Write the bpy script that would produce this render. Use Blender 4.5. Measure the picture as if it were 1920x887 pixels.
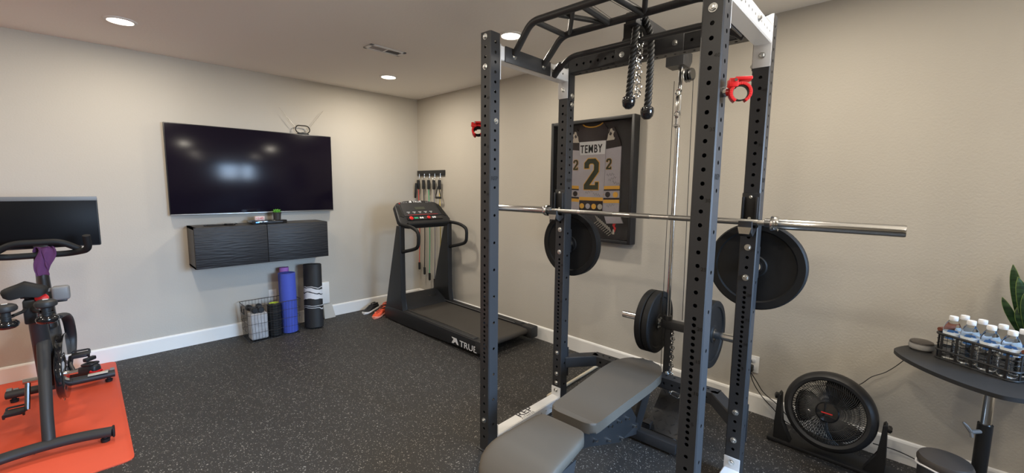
import bpy, bmesh, math, random
from mathutils import Vector, Matrix
random.seed(7)
PI = math.pi
SC = bpy.context.scene
COL = SC.collection
for o in list(bpy.data.objects): bpy.data.objects.remove(o)

# ------------------------------------------------------------------ camera
F, PITCH, ROLL, YAW, PPY = 795.346, 0.11313, 0.01092, 0.77787, 439.39
CAM = Vector((-3.19065, -4.919, 1.54464))
H = 2.653
cyw, syw, cp, sp = math.cos(YAW), math.sin(YAW), math.cos(PITCH), math.sin(PITCH)
fw = Vector((cyw*cp, syw*cp, -sp)); rt = Vector((syw, -cyw, 0)); upv = rt.cross(fw)
cr, sr = math.cos(ROLL), math.sin(ROLL)
r2 = rt*cr + upv*sr; u2 = upv*cr - rt*sr
cd = bpy.data.cameras.new('camera'); cam = bpy.data.objects.new('camera', cd); COL.objects.link(cam)
M = Matrix((r2, u2, -fw)).transposed().to_4x4(); M.translation = CAM; cam.matrix_world = M
cd.sensor_fit = 'HORIZONTAL'; cd.sensor_width = 36; cd.lens = F/1920*36
cd.shift_y = -(443.5-PPY)/1920; cd.clip_start = 0.02
SC.camera = cam
SC.view_settings.view_transform = 'Standard'; SC.view_settings.look = 'None'
SC.view_settings.gamma = 1; SC.view_settings.use_curve_mapping = False
SC.view_settings.exposure = 0.0

# ------------------------------------------------------------------ world (daylight sky outside the window)
w = bpy.data.worlds.new('world'); SC.world = w; w.use_nodes = True
wn = w.node_tree.nodes; wl = w.node_tree.links
bg = wn['Background']; bg.inputs[0].default_value = (0.42, 0.62, 1.0, 1); bg.inputs[1].default_value = 1.6

LAMPS = [(-.87, -.82), (-2.91, -.82), (-.87, -2.6), (-2.91, -2.6), (-.87, -4.38), (-2.91, -4.38), (-4.95, -.82), (-4.95, -2.6), (-4.95, -4.38), (-.87, -6.0), (-2.91, -6.0)]
LAMP_W = 15.2
WALL_FRONT_Y = -6.9; WALL_LEFT_X = -6.1
WIN = (-2.1, -.45, 1.1, 2.35)
def area_light(name, loc, rot, sx, sy, power, color, shape='RECTANGLE', spread=PI):
    l = bpy.data.lights.new(name, 'AREA'); l.shape = shape; l.size = sx
    if shape == 'RECTANGLE': l.size_y = sy
    l.energy = power; l.color = color; l.spread = spread
    o = bpy.data.objects.new(name, l); o.location = loc; o.rotation_euler = rot; COL.objects.link(o); return o
# daylight entering through the window behind the camera
area_light('window_daylight', ((WIN[0]+WIN[1])/2, WALL_FRONT_Y-.16, (WIN[2]+WIN[3])/2), (PI/2-.36, 0, .22), WIN[1]-WIN[0]-.1, WIN[3]-WIN[2]-.1, 66, (.40, .65, 1.0), spread=math.radians(66))
# added warm fill lamp at the window, tilted up to brighten the ceiling
area_light('ceiling_fill', ((WIN[0]+WIN[1])/2, WALL_FRONT_Y-.18, (WIN[2]+WIN[3])/2), (PI/2+.42, 0, .30), WIN[1]-WIN[0]-.1, WIN[3]-WIN[2]-.1, 30, (1.0, .90, .74), spread=math.radians(88))

# ------------------------------------------------------------------ materials
def mat(name, col, rough=.5, metal=0, bump=None, coat=0, trans=0, ior=1.45, emit=None, var=None, spec=.5, alpha=1):
    m = bpy.data.materials.new(name); m.use_nodes = True
    n = m.node_tree.nodes; l = m.node_tree.links; b = n['Principled BSDF']
    c = tuple(col)+(1,)
    b.inputs['Base Color'].default_value = c; b.inputs['Roughness'].default_value = rough
    b.inputs['Metallic'].default_value = metal; b.inputs['Coat Weight'].default_value = coat
    b.inputs['Transmission Weight'].default_value = trans; b.inputs['IOR'].default_value = ior
    b.inputs['Specular IOR Level'].default_value = spec; b.inputs['Alpha'].default_value = alpha
    if emit: b.inputs['Emission Color'].default_value = tuple(emit[:3])+(1,); b.inputs['Emission Strength'].default_value = emit[3]
    tc = n.new('ShaderNodeTexCoord')
    if var:   # (scale, amount)
        ns = n.new('ShaderNodeTexNoise'); ns.inputs['Scale'].default_value = var[0]; ns.inputs['Detail'].default_value = 4
        mx = n.new('ShaderNodeMix'); mx.data_type = 'RGBA'
        mx.inputs['A'].default_value = tuple(max(0, x*(1-var[1])) for x in col)+(1,)
        mx.inputs['B'].default_value = tuple(min(1, x*(1+var[1])) for x in col)+(1,)
        l.new(tc.outputs['Object'], ns.inputs['Vector']); l.new(ns.outputs[0], mx.inputs['Factor']); l.new(mx.outputs['Result'], b.inputs['Base Color'])
    if bump:  # (scale, strength, distance)
        ns = n.new('ShaderNodeTexNoise'); ns.inputs['Scale'].default_value = bump[0]; ns.inputs['Detail'].default_value = 3
        bp = n.new('ShaderNodeBump'); bp.inputs['Strength'].default_value = bump[1]; bp.inputs['Distance'].default_value = bump[2]
        l.new(tc.outputs['Object'], ns.inputs['Vector']); l.new(ns.outputs[0], bp.inputs['Height']); l.new(bp.outputs[0], b.inputs['Normal'])
    return m
def nodes(m): return m.node_tree.nodes, m.node_tree.links, m.node_tree.nodes['Principled BSDF']
m_wall = mat('wall_paint', (.50, .463, .402), .62, bump=(85, .3, .0035), spec=.3)
m_ceil = mat('ceiling_paint', (.88, .845, .79), .8, bump=(60, .2, .004), spec=.2)
m_base = mat('baseboard_paint', (.80, .78, .74), .4)
m_white = mat('white_enamel', (.72, .72, .72), .35)
m_steel_black = mat('black_powder_coat', (.034, .034, .036), .42, bump=(600, .15, .0004), spec=.5)
m_black = mat('black_plastic', (.016, .016, .017), .45)
m_black_gloss = mat('glossy_black_plastic', (.01, .01, .011), .12, coat=.5)
m_grey_black = mat('charcoal_plastic', (.024, .024, .025), .5)
m_rubber = mat('black_rubber', (.010, .010, .0105), .6, bump=(300, .1, .0005), spec=.35)
m_chrome = mat('chrome', (.75, .75, .74), .14, 1)
m_steel = mat('brushed_steel', (.62, .60, .56), .25, 1)
m_dark_steel = mat('dark_steel', (.2, .2, .2), .3, 1)
m_zinc = mat('zinc_bolt', (.68, .68, .66), .28, 1)
m_hole = mat('stencil_black', (.006, .006, .006), .5)
m_logo_grey = mat('logo_charcoal', (.05, .05, .06), .5)
m_red = mat('red_plastic', (.62, .015, .015), .35)
m_vinyl = mat('charcoal_vinyl', (.096, .081, .064), .55, bump=(500, .25, .0006))
m_mat_red = mat('red_mat_rubber', (.62, .075, .03), .55, var=(3, .12), bump=(350, .15, .0006))
m_screen = mat('screen_glass', (.007, .005, .011), .17, spec=.22)
m_bezel = mat('bezel_black', (.01, .01, .012), .35)
m_bezel_silver = mat('bezel_silver', (.35, .36, .38), .3, .8)
m_belt = mat('treadmill_belt', (.05, .044, .038), .6, bump=(250, .25, .0008), var=(4, .15))
m_red_mark = mat('red_print', (.6, .02, .02), .4)
m_green_mark = mat('green_print', (.03, .35, .18), .4)
m_white_mark = mat('white_print', (.75, .75, .75), .4)
m_lcd = mat('display_olive', (.05, .055, .04), .3)
m_gold = mat('gold_print', (.72, .38, .05), .6)
m_purple = mat('purple_towel_cloth', (.11, .035, .11), .9, bump=(180, .6, .003))
m_lav = mat('lavender_mat_foam', (.42, .16, .48), .7)
m_blue = mat('blue_mat_foam', (.055, .085, .42), .65, bump=(300, .15, .0006))
m_lime = mat('lime_foam', (.45, .55, .03), .6)
m_foam_grey = mat('grey_marbled_foam', (.36, .36, .37), .7, var=(18, .4))
m_leaf = mat('succulent_leaf', (.13, .40, .05), .45)
m_pot = mat('dark_pot', (.03, .026, .024), .6)
m_cable = mat('black_cable', (.012, .012, .012), .5)
m_cap = mat('white_cap', (.8, .8, .8), .4)
m_label = mat('bottle_label', (.7, .75, .8), .4)
n, l, b = nodes(m_label)
tc = n.new('ShaderNodeTexCoord'); ns = n.new('ShaderNodeTexNoise'); ns.inputs['Scale'].default_value = 26; l.new(tc.outputs['Object'], ns.inputs['Vector'])
rp = n.new('ShaderNodeValToRGB'); rp.color_ramp.interpolation = 'CONSTANT'; rp.color_ramp.elements[0].color = (.10, .28, .70, 1); rp.color_ramp.elements[1].position = .47; rp.color_ramp.elements[1].color = (.74, .80, .84, 1)
l.new(ns.outputs[0], rp.inputs[0]); l.new(rp.outputs[0], b.inputs['Base Color'])
m_water = mat('clear_bottle', (.96, .98, .99), .08, trans=1, ior=1.12)
m_wood = mat('reddish_wood', (.16, .05, .028), .5, var=(30, .3))
m_pole = mat('pale_wood', (.62, .55, .42), .5)
m_grey_fabric = mat('grey_fabric', (.32, .31, .3), .9, bump=(400, .4, .001))
m_bin = mat('grey_bin_metal', (.10, .10, .105), .3, .6)
m_bin_lid = mat('dark_bin_lid', (.06, .052, .047), .4)
m_bag = mat('white_bin_liner', (.75, .75, .78), .4)
m_grey_plastic = mat('grey_plastic', (.2, .2, .2), .45)
m_orange = mat('orange_red_fabric', (.75, .09, .035), .7)
m_shoe_white = mat('white_sole', (.75, .74, .72), .5)
m_shoe_pink = mat('coral_sole', (.75, .28, .2), .5)
m_lampglow = mat('lamp_diffuser', (1, 1, 1), .5, emit=(1, .93, .8, 14))
m_trim = mat('lamp_trim', (.8, .78, .74), .4)
m_vent_dark = mat('vent_dark', (.05, .05, .05), .6)
m_glass = mat('window_glass', (1, 1, 1), 0, trans=1, ior=1.45)
m_case_back = mat('display_backing', (.045, .042, .043), .8)
m_jersey = mat('jersey_white', (.47, .44, .47), .85, bump=(22, .5, .006), var=(6, .12))
m_jersey_dark = mat('jersey_charcoal', (.045, .035, .035), .9, bump=(22, .4, .005))
m_num = mat('jersey_number_fill', (.035, .04, .02), .7)
m_patch = mat('patch_cream', (.55, .5, .42), .8)
m_rope = mat('black_nylon_rope', (.012, .012, .012), .55)
m_tub_red = mat('red_latex_tube', (.6, .07, .05), .4)
m_tub_blk = mat('black_latex_tube', (.02, .02, .02), .4)
m_tub_grn = mat('green_latex_tube', (.06, .4, .2), .4)
m_tub_gry = mat('grey_latex_tube', (.2, .19, .22), .4)
m_tub_yel = mat('yellow_latex_tube', (.75, .55, .12), .4)

# speckled rubber floor
m_floor = mat('speckled_rubber_floor', (.03, .028, .026), .62, bump=(180, .35, .002))
n, l, b = nodes(m_floor)
tc = n.new('ShaderNodeTexCoord'); mp = n.new('ShaderNodeMapping'); l.new(tc.outputs['Object'], mp.inputs[0])
def speck(scale, thr, seed, stretch):
    wv = n.new('ShaderNodeTexNoise'); wv.inputs['Scale'].default_value = scale*.35; l.new(mp.outputs[0], wv.inputs['Vector'])
    ad = n.new('ShaderNodeVectorMath'); ad.operation = 'MULTIPLY_ADD'; ad.inputs[1].default_value = (stretch, stretch, stretch); l.new(wv.outputs[1], ad.inputs[0]); l.new(mp.outputs[0], ad.inputs[2])
    vo = n.new('ShaderNodeTexVoronoi'); vo.inputs['Scale'].default_value = scale; l.new(ad.outputs[0], vo.inputs['Vector'])
    hs = n.new('ShaderNodeSeparateColor'); l.new(vo.outputs['Color'], hs.inputs[0])
    gt = n.new('ShaderNodeMath'); gt.operation = 'GREATER_THAN'; gt.inputs[1].default_value = thr; l.new(hs.outputs[seed], gt.inputs[0])
    lt = n.new('ShaderNodeMath'); lt.operation = 'LESS_THAN'; lt.inputs[1].default_value = .33; l.new(vo.outputs['Distance'], lt.inputs[0])
    mu = n.new('ShaderNodeMath'); mu.operation = 'MULTIPLY'; l.new(gt.outputs[0], mu.inputs[0]); l.new(lt.outputs[0], mu.inputs[1]); return mu
s1 = speck(95, .80, 0, .03); s2 = speck(190, .86, 1, .015)
mx = n.new('ShaderNodeMath'); mx.operation = 'MAXIMUM'; l.new(s1.outputs[0], mx.inputs[0]); l.new(s2.outputs[0], mx.inputs[1])
mc = n.new('ShaderNodeMix'); mc.data_type = 'RGBA'; mc.inputs['A'].default_value = (.027, .025, .0235, 1); mc.inputs['B'].default_value = (.26, .245, .22, 1)
l.new(mx.outputs[0], mc.inputs['Factor']); l.new(mc.outputs['Result'], b.inputs['Base Color'])

# wavy embossed cabinet fronts
m_wave = mat('embossed_black_front', (.018, .0175, .019), .5)
n, l, b = nodes(m_wave)
tc = n.new('ShaderNodeTexCoord'); mp = n.new('ShaderNodeMapping'); mp.inputs['Scale'].default_value = (3.2, 1, 26); l.new(tc.outputs['Object'], mp.inputs[0])
ns = n.new('ShaderNodeTexNoise'); ns.inputs['Scale'].default_value = 2.6; ns.inputs['Detail'].default_value = 2; l.new(mp.outputs[0], ns.inputs['Vector'])
bp = n.new('ShaderNodeBump'); bp.inputs['Strength'].default_value = 1; bp.inputs['Distance'].default_value = .005; l.new(ns.outputs[0], bp.inputs['Height']); l.new(bp.outputs[0], b.inputs['Normal'])
m_cab = mat('black_brown_wood', (.05, .045, .04), .5, var=(20, .3))

# camouflage band mat: black with white wavy bands
m_camo = mat('black_white_banded_mat', (.015, .015, .016), .6)
n, l, b = nodes(m_camo)
tc = n.new('ShaderNodeTexCoord'); sx = n.new('ShaderNodeSeparateXYZ'); l.new(tc.outputs['Object'], sx.inputs[0])
ns = n.new('ShaderNodeTexNoise'); ns.inputs['Scale'].default_value = 7; l.new(tc.outputs['Object'], ns.inputs['Vector'])
ma = n.new('ShaderNodeMath'); ma.operation = 'MULTIPLY_ADD'; ma.inputs[1].default_value = .12; l.new(ns.outputs[0], ma.inputs[0]); l.new(sx.outputs[2], ma.inputs[2])
rp = n.new('ShaderNodeValToRGB'); rp.color_ramp.interpolation = 'CONSTANT'
els = [(0, .015), (.255, .5), (.262, .015), (.285, .5), (.29, .015), (.37, .62), (.42, .015), (.432, .6), (.47, .03), (.482, .5), (.492, .015)]
while len(rp.color_ramp.elements) < len(els): rp.color_ramp.elements.new(.5)
for e, (p, v) in zip(rp.color_ramp.elements, els): e.position = p; e.color = (v, v, v*1.02, 1)
l.new(ma.outputs[0], rp.inputs[0]); l.new(rp.outputs[0], b.inputs['Base Color'])

# snake plant leaf
m_snake = mat('snake_plant_leaf', (.02, .07, .03), .4)
n, l, b = nodes(m_snake)
tc = n.new('ShaderNodeTexCoord'); mp = n.new('ShaderNodeMapping'); mp.inputs['Scale'].default_value = (6, 6, 40); l.new(tc.outputs['Object'], mp.inputs[0])
ns = n.new('ShaderNodeTexNoise'); ns.inputs['Scale'].default_value = 1.5; l.new(mp.outputs[0], ns.inputs['Vector'])
rp = n.new('ShaderNodeValToRGB'); rp.color_ramp.elements[0].position = .4; rp.color_ramp.elements[0].color = (.010, .032, .012, 1); rp.color_ramp.elements[1].position = .6; rp.color_ramp.elements[1].color = (.035, .085, .03, 1)
l.new(ns.outputs[0], rp.inputs[0]); l.new(rp.outputs[0], b.inputs['Base Color'])
m_snake_edge = mat('snake_plant_edge', (.16, .24, .05), .5)

# ------------------------------------------------------------------ geometry helpers
def V(*a): return Vector(a)
def frame_for(d):
    d = d.normalized(); a = V(0, 0, 1) if abs(d.z) < .9 else V(1, 0, 0)
    x = a.cross(d).normalized(); return x, d.cross(x)
def fillet(pts, r, n=5, closed=False):
    pts = [Vector(p) for p in pts]; out = []; N = len(pts)
    for i, p in enumerate(pts):
        if not closed and i in (0, N-1): out.append(p); continue
        a = pts[i-1]; c = pts[(i+1) % N]; u = (a-p); v = (c-p)
        rr = min(r, u.length*.48, v.length*.48); s = p+u.normalized()*rr; e = p+v.normalized()*rr
        for k in range(n+1):
            t = k/n; out.append(s*(1-t)**2 + p*2*t*(1-t) + e*t*t)
    return out
class G:
    def __init__(s): s.bm = bmesh.new()
    def box(s, c, d, bev=0, rot=None, seg=2):
        m = Matrix.Translation(Vector(c)) @ (rot.to_4x4() if rot else Matrix.Identity(4)) @ Matrix.Diagonal((*d, 1))
        r = bmesh.ops.create_cube(s.bm, size=1, matrix=m)
        if bev > 0:
            ed = list({e for v in r['verts'] for e in v.link_edges})
            bmesh.ops.bevel(s.bm, geom=ed, offset=min(bev, min(d)*.48), segments=seg, affect='EDGES', profile=.5)
        return s
    def cyl(s, a, b, r, rb=None, seg=20, caps=True):
        return s.tube([a, b], r, seg, caps=caps, radii=[r, r if rb is None else rb])
    def tube(s, pts, r, seg=12, closed=False, caps=True, radii=None, squash=None):
        pts = [Vector(p) for p in pts]; N = len(pts); rings = []; x = None
        for i, p in enumerate(pts):
            if closed: t = (pts[(i+1) % N]-pts[i-1]).normalized()
            elif i == 0: t = (pts[1]-p).normalized()
            elif i == N-1: t = (p-pts[-2]).normalized()
            else: t = ((pts[i+1]-p).normalized()+(p-pts[i-1]).normalized()).normalized()
            if x is None: x, y = frame_for(t)
            else:
                x = (x - t*x.dot(t)).normalized(); y = t.cross(x)
            rr = radii[i] if radii else r
            rings.append([s.bm.verts.new(p + x*(math.cos(2*PI*k/seg)*rr) + y*(math.sin(2*PI*k/seg)*rr*(squash or 1))) for k in range(seg)])
        R = range(N) if closed else range(N-1)
        for i in R:
            A = rings[i]; B = rings[(i+1) % N]
            for k in range(seg): s.bm.faces.new((A[k], A[(k+1) % seg], B[(k+1) % seg], B[k]))
        if caps and not closed:
            s.bm.faces.new(list(reversed(rings[0]))); s.bm.faces.new(rings[-1])
        return s
    def lathe(s, prof, c=(0, 0, 0), axis=(0, 0, 1), seg=32, cap=True):
        c = Vector(c); ax = Vector(axis).normalized(); x, y = frame_for(ax); rings = []
        for r, z in prof:
            if r < 1e-6: rings.append([s.bm.verts.new(c+ax*z)])
            else: rings.append([s.bm.verts.new(c+ax*z + x*(r*math.cos(2*PI*k/seg)) + y*(r*math.sin(2*PI*k/seg))) for k in range(seg)])
        for A, B in zip(rings, rings[1:]):
            for k in range(seg):
                k2 = (k+1) % seg
                if len(A) == 1 and len(B) == 1: continue
                if len(A) == 1: s.bm.faces.new((A[0], B[k2], B[k]))
                elif len(B) == 1: s.bm.faces.new((A[k], A[k2], B[0]))
                else: s.bm.faces.new((A[k], A[k2], B[k2], B[k]))
        if cap:
            if len(rings[0]) > 1: s.bm.faces.new(list(reversed(rings[0])))
            if len(rings[-1]) > 1: s.bm.faces.new(rings[-1])
        return s
    def prism(s, poly, O, U, W, t, bev=0):
        """polygon (u,w) in plane O+U u+W w, extruded by t along U x W"""
        O = Vector(O); U = Vector(U); W = Vector(W); Nn = U.cross(W)*t
        a = [s.bm.verts.new(O+U*p[0]+W*p[1]) for p in poly]; b2 = [s.bm.verts.new(v.co+Nn) for v in a]
        f1 = s.bm.faces.new(list(reversed(a))); f2 = s.bm.faces.new(b2)
        for i in range(len(a)):
            j = (i+1) % len(a); s.bm.faces.new((a[i], a[j], b2[j], b2[i]))
        if bev > 0:
            ed = list(set(f1.edges) | set(f2.edges))
            bmesh.ops.bevel(s.bm, geom=ed, offset=bev, segments=3, affect='EDGES', profile=.5)
        return s
    def sphere(s, c, r, sc=(1, 1, 1), seg=20):
        bmesh.ops.create_uvsphere(s.bm, u_segments=seg, v_segments=seg//2+2, radius=r, matrix=Matrix.Translation(Vector(c)) @ Matrix.Diagonal((*sc, 1))); return s
    def torus(s, c, axis, R, r, seg=40, ts=8, arc=1.0):
        x, y = frame_for(Vector(axis)); c = Vector(c)
        pts = [c + x*(R*math.cos(2*PI*k/seg)) + y*(R*math.sin(2*PI*k/seg)) for k in range(seg)]
        return s.tube(pts, r, ts, closed=True)
    def hexbolt(s, c, axis, r=.013, h=.008):
        c = Vector(c); a = Vector(axis).normalized()
        s.lathe([(r*1.25, 0), (r*1.25, .0025)], c, a, 24); s.lathe([(r, .0025), (r, h*.8), (r*.85, h), (0, h)], c, a, 6)
        s.lathe([(r*.5, h), (r*.5, h+.004), (0, h+.005)], c, a, 12); return s
    def build(s, name, m, parent=None, smooth=35):
        bmesh.ops.recalc_face_normals(s.bm, faces=s.bm.faces)
        me = bpy.data.meshes.new(name); s.bm.to_mesh(me); s.bm.free()
        me.polygons.foreach_set('use_smooth', [True]*len(me.polygons)); me.set_sharp_from_angle(angle=math.radians(smooth))
        me.materials.append(m); o = bpy.data.objects.new(name, me); COL.objects.link(o)
        if parent: o.parent = parent
        return o
    def text(s, txt, size, O, U, W, depth=.0006, font_w=1.0, align='LEFT', shear=0, bold=0, space=1):
        cu = bpy.data.curves.new('lettering', 'FONT'); cu.body = txt; cu.size = size; cu.extrude = depth; cu.align_x = align; cu.shear = shear; cu.offset = bold; cu.space_character = space
        cu.resolution_u = 3
        ob = bpy.data.objects.new('lettering', cu); COL.objects.link(ob)
        me = bpy.data.meshes.new_from_object(ob); bpy.data.objects.remove(ob)
        U = Vector(U).normalized(); W = Vector(W).normalized(); Nn = U.cross(W)
        mt = Matrix((U*font_w, W, Nn)).transposed().to_4x4(); mt.translation = Vector(O); me.transform(mt)
        s.bm.from_mesh(me); bpy.data.meshes.remove(me); return s
def empty(name, label, cat, loc=(0, 0, 0), rz=0, group=None):
    o = bpy.data.objects.new(name, None); COL.objects.link(o); o.location = loc; o.rotation_euler = (0, 0, rz); o.empty_display_size = .05
    o['label'] = label; o['category'] = cat
    if group: o['group'] = group
    return o
def tag(o, label, cat, group=None, loc=None, rz=None):
    o['label'] = label; o['category'] = cat
    if group: o['group'] = group
    if loc is not None: o.location = loc
    if rz is not None: o.rotation_euler = (0, 0, rz)
    return o
def struct(o): o['kind'] = 'structure'; return o
def kids(o): return [c for c in bpy.data.objects if c.parent == o]
def copy_tree(o, parent=None):
    c = o.copy(); COL.objects.link(c)
    if parent: c.parent = parent
    for ch in kids(o): copy_tree(ch, c)
    return c

# ------------------------------------------------------------------ the room
X0, Y0 = WALL_LEFT_X, WALL_FRONT_Y
struct(G().box(((X0)/2, Y0/2, -.05), (-X0+.3, -Y0+.3, .1)).build('floor', m_floor))
struct(G().box((X0/2, Y0/2, H+.05), (-X0+.3, -Y0+.3, .1)).build('ceiling', m_ceil))
struct(G().box((X0/2, .075, H/2), (-X0+.3, .15, H)).build('wall_back', m_wall))
struct(G().box((.075, Y0/2, H/2), (.15, -Y0, H)).build('wall_right', m_wall))
struct(G().box((X0-.075, Y0/2, H/2), (.15, -Y0, H)).build('wall_left', m_wall))
g = G()
g.box(((X0+WIN[0])/2, Y0-.075, H/2), (WIN[0]-X0, .15, H)); g.box((WIN[1]/2, Y0-.075, H/2), (-WIN[1], .15, H))
wx = (WIN[0]+WIN[1])/2; ww = WIN[1]-WIN[0]
g.box((wx, Y0-.075, WIN[2]/2), (ww, .15, WIN[2])); g.box((wx, Y0-.075, (WIN[3]+H)/2), (ww, .15, H-WIN[3]))
struct(g.build('wall_front', m_wall))
g = G()
zc = (WIN[2]+WIN[3])/2; hh = WIN[3]-WIN[2]
for x in (WIN[0]+.025, wx, WIN[1]-.025): g.box((x, Y0-.06, zc), (.05, .05, hh))
for z in (WIN[2]+.025, WIN[3]-.025): g.box((wx, Y0-.06, z), (ww, .05, .05))
wf = struct(g.build('window_1', m_base))
def baseboard(name, a, b, nrm):
    """profile swept along wall foot from a to b; nrm points into the room"""
    a = Vector(a); b = Vector(b); nrm = Vector(nrm); d = (b-a); L = d.length; d.normalize()
    poly = [(0, 0), (.015, 0), (.015, .118), (.011, .128), (.004, .133), (0, .133)]
    g = G(); Nn = nrm.cross(V(0, 0, 1)); s = 1 if Nn.dot(d) > 0 else -1
    g.prism(poly, a, nrm, (0, 0, 1), L*s); return struct(g.build(name, m_base, smooth=20))
baseboard('baseboard_back', (X0, 0, 0), (0, 0, 0), (0, -1, 0))
baseboard('baseboard_right', (0, Y0, 0), (0, 0, 0), (-1, 0, 0))
baseboard('baseboard_left', (X0, Y0, 0), (X0, 0, 0), (1, 0, 0))
baseboard('baseboard_front', (X0, Y0, 0), (0, Y0, 0), (0, 1, 0))

# recessed lights
names = {0: 'round recessed ceiling light nearest the corner above the treadmill', 1: 'round recessed ceiling light at upper left above the television', 2: 'round recessed ceiling light seen beside the front left rack post top'}
for i, (x, y) in enumerate(LAMPS):
    t = empty('recessed_light', names.get(i, 'round recessed ceiling light outside the picture'), 'ceiling light', (x, y, H), group='recessed lights of the ceiling grid')
    G().lathe([(.068, -.001), (.072, -.010), (.088, -.006), (.092, 0)], (0, 0, 0), (0, 0, 1), 40, cap=False).build('trim_ring', m_trim, t)
    G().lathe([(.069, -.004), (.05, -.006), (0, -.006)], (0, 0, 0), (0, 0, 1), 40, cap=False).build('diffuser', m_lampglow, t)
    a = area_light('lamp_bulb', (x, y, H-.012), (0, 0, 0), .13, .13, LAMP_W*{0: 1.32, 1: .9, 4: .92, 9: .8, 10: .8}.get(i, 1.0), (1, .905, .76), 'DISK')

# ceiling vent
t = empty('ceiling_vent', 'white rectangular air vent with two dark slatted halves in the ceiling', 'vent', (-1.333, -1.595, H), math.radians(0))
g = G()
L_, W_ = .32, .13
for sx_ in (-1, 1): g.box((sx_*(L_/2-.014), 0, -.004), (.028, W_, .008), .002)
for sy_ in (-1, 1): g.box((0, sy_*(W_/2-.012), -.004), (L_, .024, .008), .002)
g.box((0, 0, -.004), (.014, W_-.04, .008)); g.build('frame', m_white, t)
G().box((0, 0, -.0008), (L_-.05, W_-.045, .0016)).build('backing', m_vent_dark, t)
g = G()
for k in range(24):
    x = -L_/2+.034+k*(L_-.068)/23
    if abs(x) > .009: g.box((x, 0, -.004), (.0012, W_-.048, .0045), rot=Matrix.Rotation(.9 if x > 0 else -.2, 3, 'Y'))
g.build('slats', m_white, t)

# ------------------------------------------------------------------ television wall
t = empty('television', 'large dark wall-mounted flat television with thin silver bottom edge', 'television', (-1.906, -.004, 1.66))
hw, hz = .733, .413
G().box((0, -.045, 0), (hw*2, .03, hz*2), .004).build('casing', m_bezel, t)
G().box((0, -.0612, .004), (hw*2-.014, .003, hz*2-.024), .0008).build('screen', m_screen, t)
G().box((0, -.0615, -hz+.004), (hw*2, .006, .010), .002).build('bottom_trim', m_bezel_silver, t)
G().box((0, -.015, 0), (.5, .03, .35), .004).build('wall_bracket', m_black, t)
t = empty('indoor_antenna', 'small rabbit-ear antenna with oval loop standing on the television top edge', 'antenna', (-1.463, -.045, 2.073))
g = G(); pts = []
for k in range(28):
    a = 2*PI*k/28; cx = .032 if math.cos(a) > 0 else -.032
    pts.append((cx+.040*math.cos(a), 0, .052+.040*math.sin(a)))
g.tube(pts, .0055, 8, closed=True); g.build('loop', m_black_gloss, t)
G().box((0, 0, .005), (.11, .05, .010), .003).cyl((0, 0, .006), (0, 0, .02), .012).build('base', m_black, t)
G().cyl((-.035, 0, .02), (-.225, .005, .255), .0016, .001, 8).cyl((-.09, 0, .088), (-.15, .002, .162), .0028, seg=8).build('ear', m_steel, t)
G().cyl((.03, 0, .02), (.225, .005, .275), .0016, .001, 8).build('ear', m_steel, t)

t = empty('wall_cabinet', 'long black wall-hung cabinet with two wavy embossed doors below the television', 'cabinet', (-1.935, 0, .773))
cw, chh = 1.166, .374
g = G(); T = .018
g.box((0, -.155, T/2), (cw, .31, T)); g.box((0, -.155, chh-T/2), (cw, .31, T)); g.box((-cw/2+T/2, -.155, chh/2), (T, .31, chh)); g.box((cw/2-T/2, -.155, chh/2), (T, .31, chh)); g.box((0, -.155, chh/2), (T, .31, chh)); g.box((0, -.006, chh/2), (cw, .012, chh))
g.build('body', m_cab, t)
for s_ in (-1, 1): G().box((s_*(cw/4), -.321, chh/2), (cw/2-.004, .018, chh-.003), .002).build('door', m_wave, t)
CT = .773+chh
# black controllers / headset on the cabinet
g = G(); g.tube(fillet([(-.07, .01, .006), (-.05, -.03, .006), (.05, -.03, .006), (.07, .01, .006)], .03), .006, 8, squash=1)
g.box((-.045, .012, .007), (.085, .035, .012), .005); tag(g.build('remote_control', m_black), 'flat black controller lying on the cabinet left end', 'remote control', None, (-2.33, -.19, CT))
g = G(); g.lathe([(0, 0), (.045, 0), (.05, .008), (.04, .018), (0, .02)]); g.tube([(.05*math.cos(a)+.01, .05*math.sin(a), .012) for a in [k*PI/8 for k in range(9)]], .005, 6)
tag(g.build('charging_puck', m_black_gloss), 'round black gadget with curled cable beside the flat controller', 'gadget', None, (-2.215, -.19, CT))
t = empty('disc_player', 'slim black disc player with small blue light on the cabinet top', 'disc player', (-1.895, -.19, CT))
G().box((0, 0, .02), (.31, .2, .032), .003).box((0, 0, .002), (.26, .16, .004)).build('casing', m_black_gloss, t)
G().box((-.11, -.1012, .02), (.03, .002, .008)).build('blue_light', mat('blue_led', (.05, .2, .8), .3, emit=(.1, .4, 1, 2)), t)
G().box((.04, -.1012, .02), (.15, .002, .012)).build('disc_tray', m_black, t)
t = empty('small_clock', 'small white box clock with red markings on the disc player', 'clock', (-1.965, -.2, CT+.036))
G().box((0, 0, .02), (.085, .05, .04), .004).build('casing', mat('pale_pink', (.6, .48, .46), .4), t)
g = G(); g.text('12:45', .030, (-.036, -.0258, .009), (1, 0, 0), (0, 0, 1)); g.build('digits', m_red_mark, t)
t = empty('potted_succulent', 'small green succulent in a dark pot on the disc player', 'plant', (-1.80, -.19, CT+.036))
G().lathe([(0, 0), (.033, 0), (.037, .06), (.04, .062), (.04, .07), (.035, .07), (.033, .06), (0, .06)], seg=24).build('pot', m_pot, t)
g = G()
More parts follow.
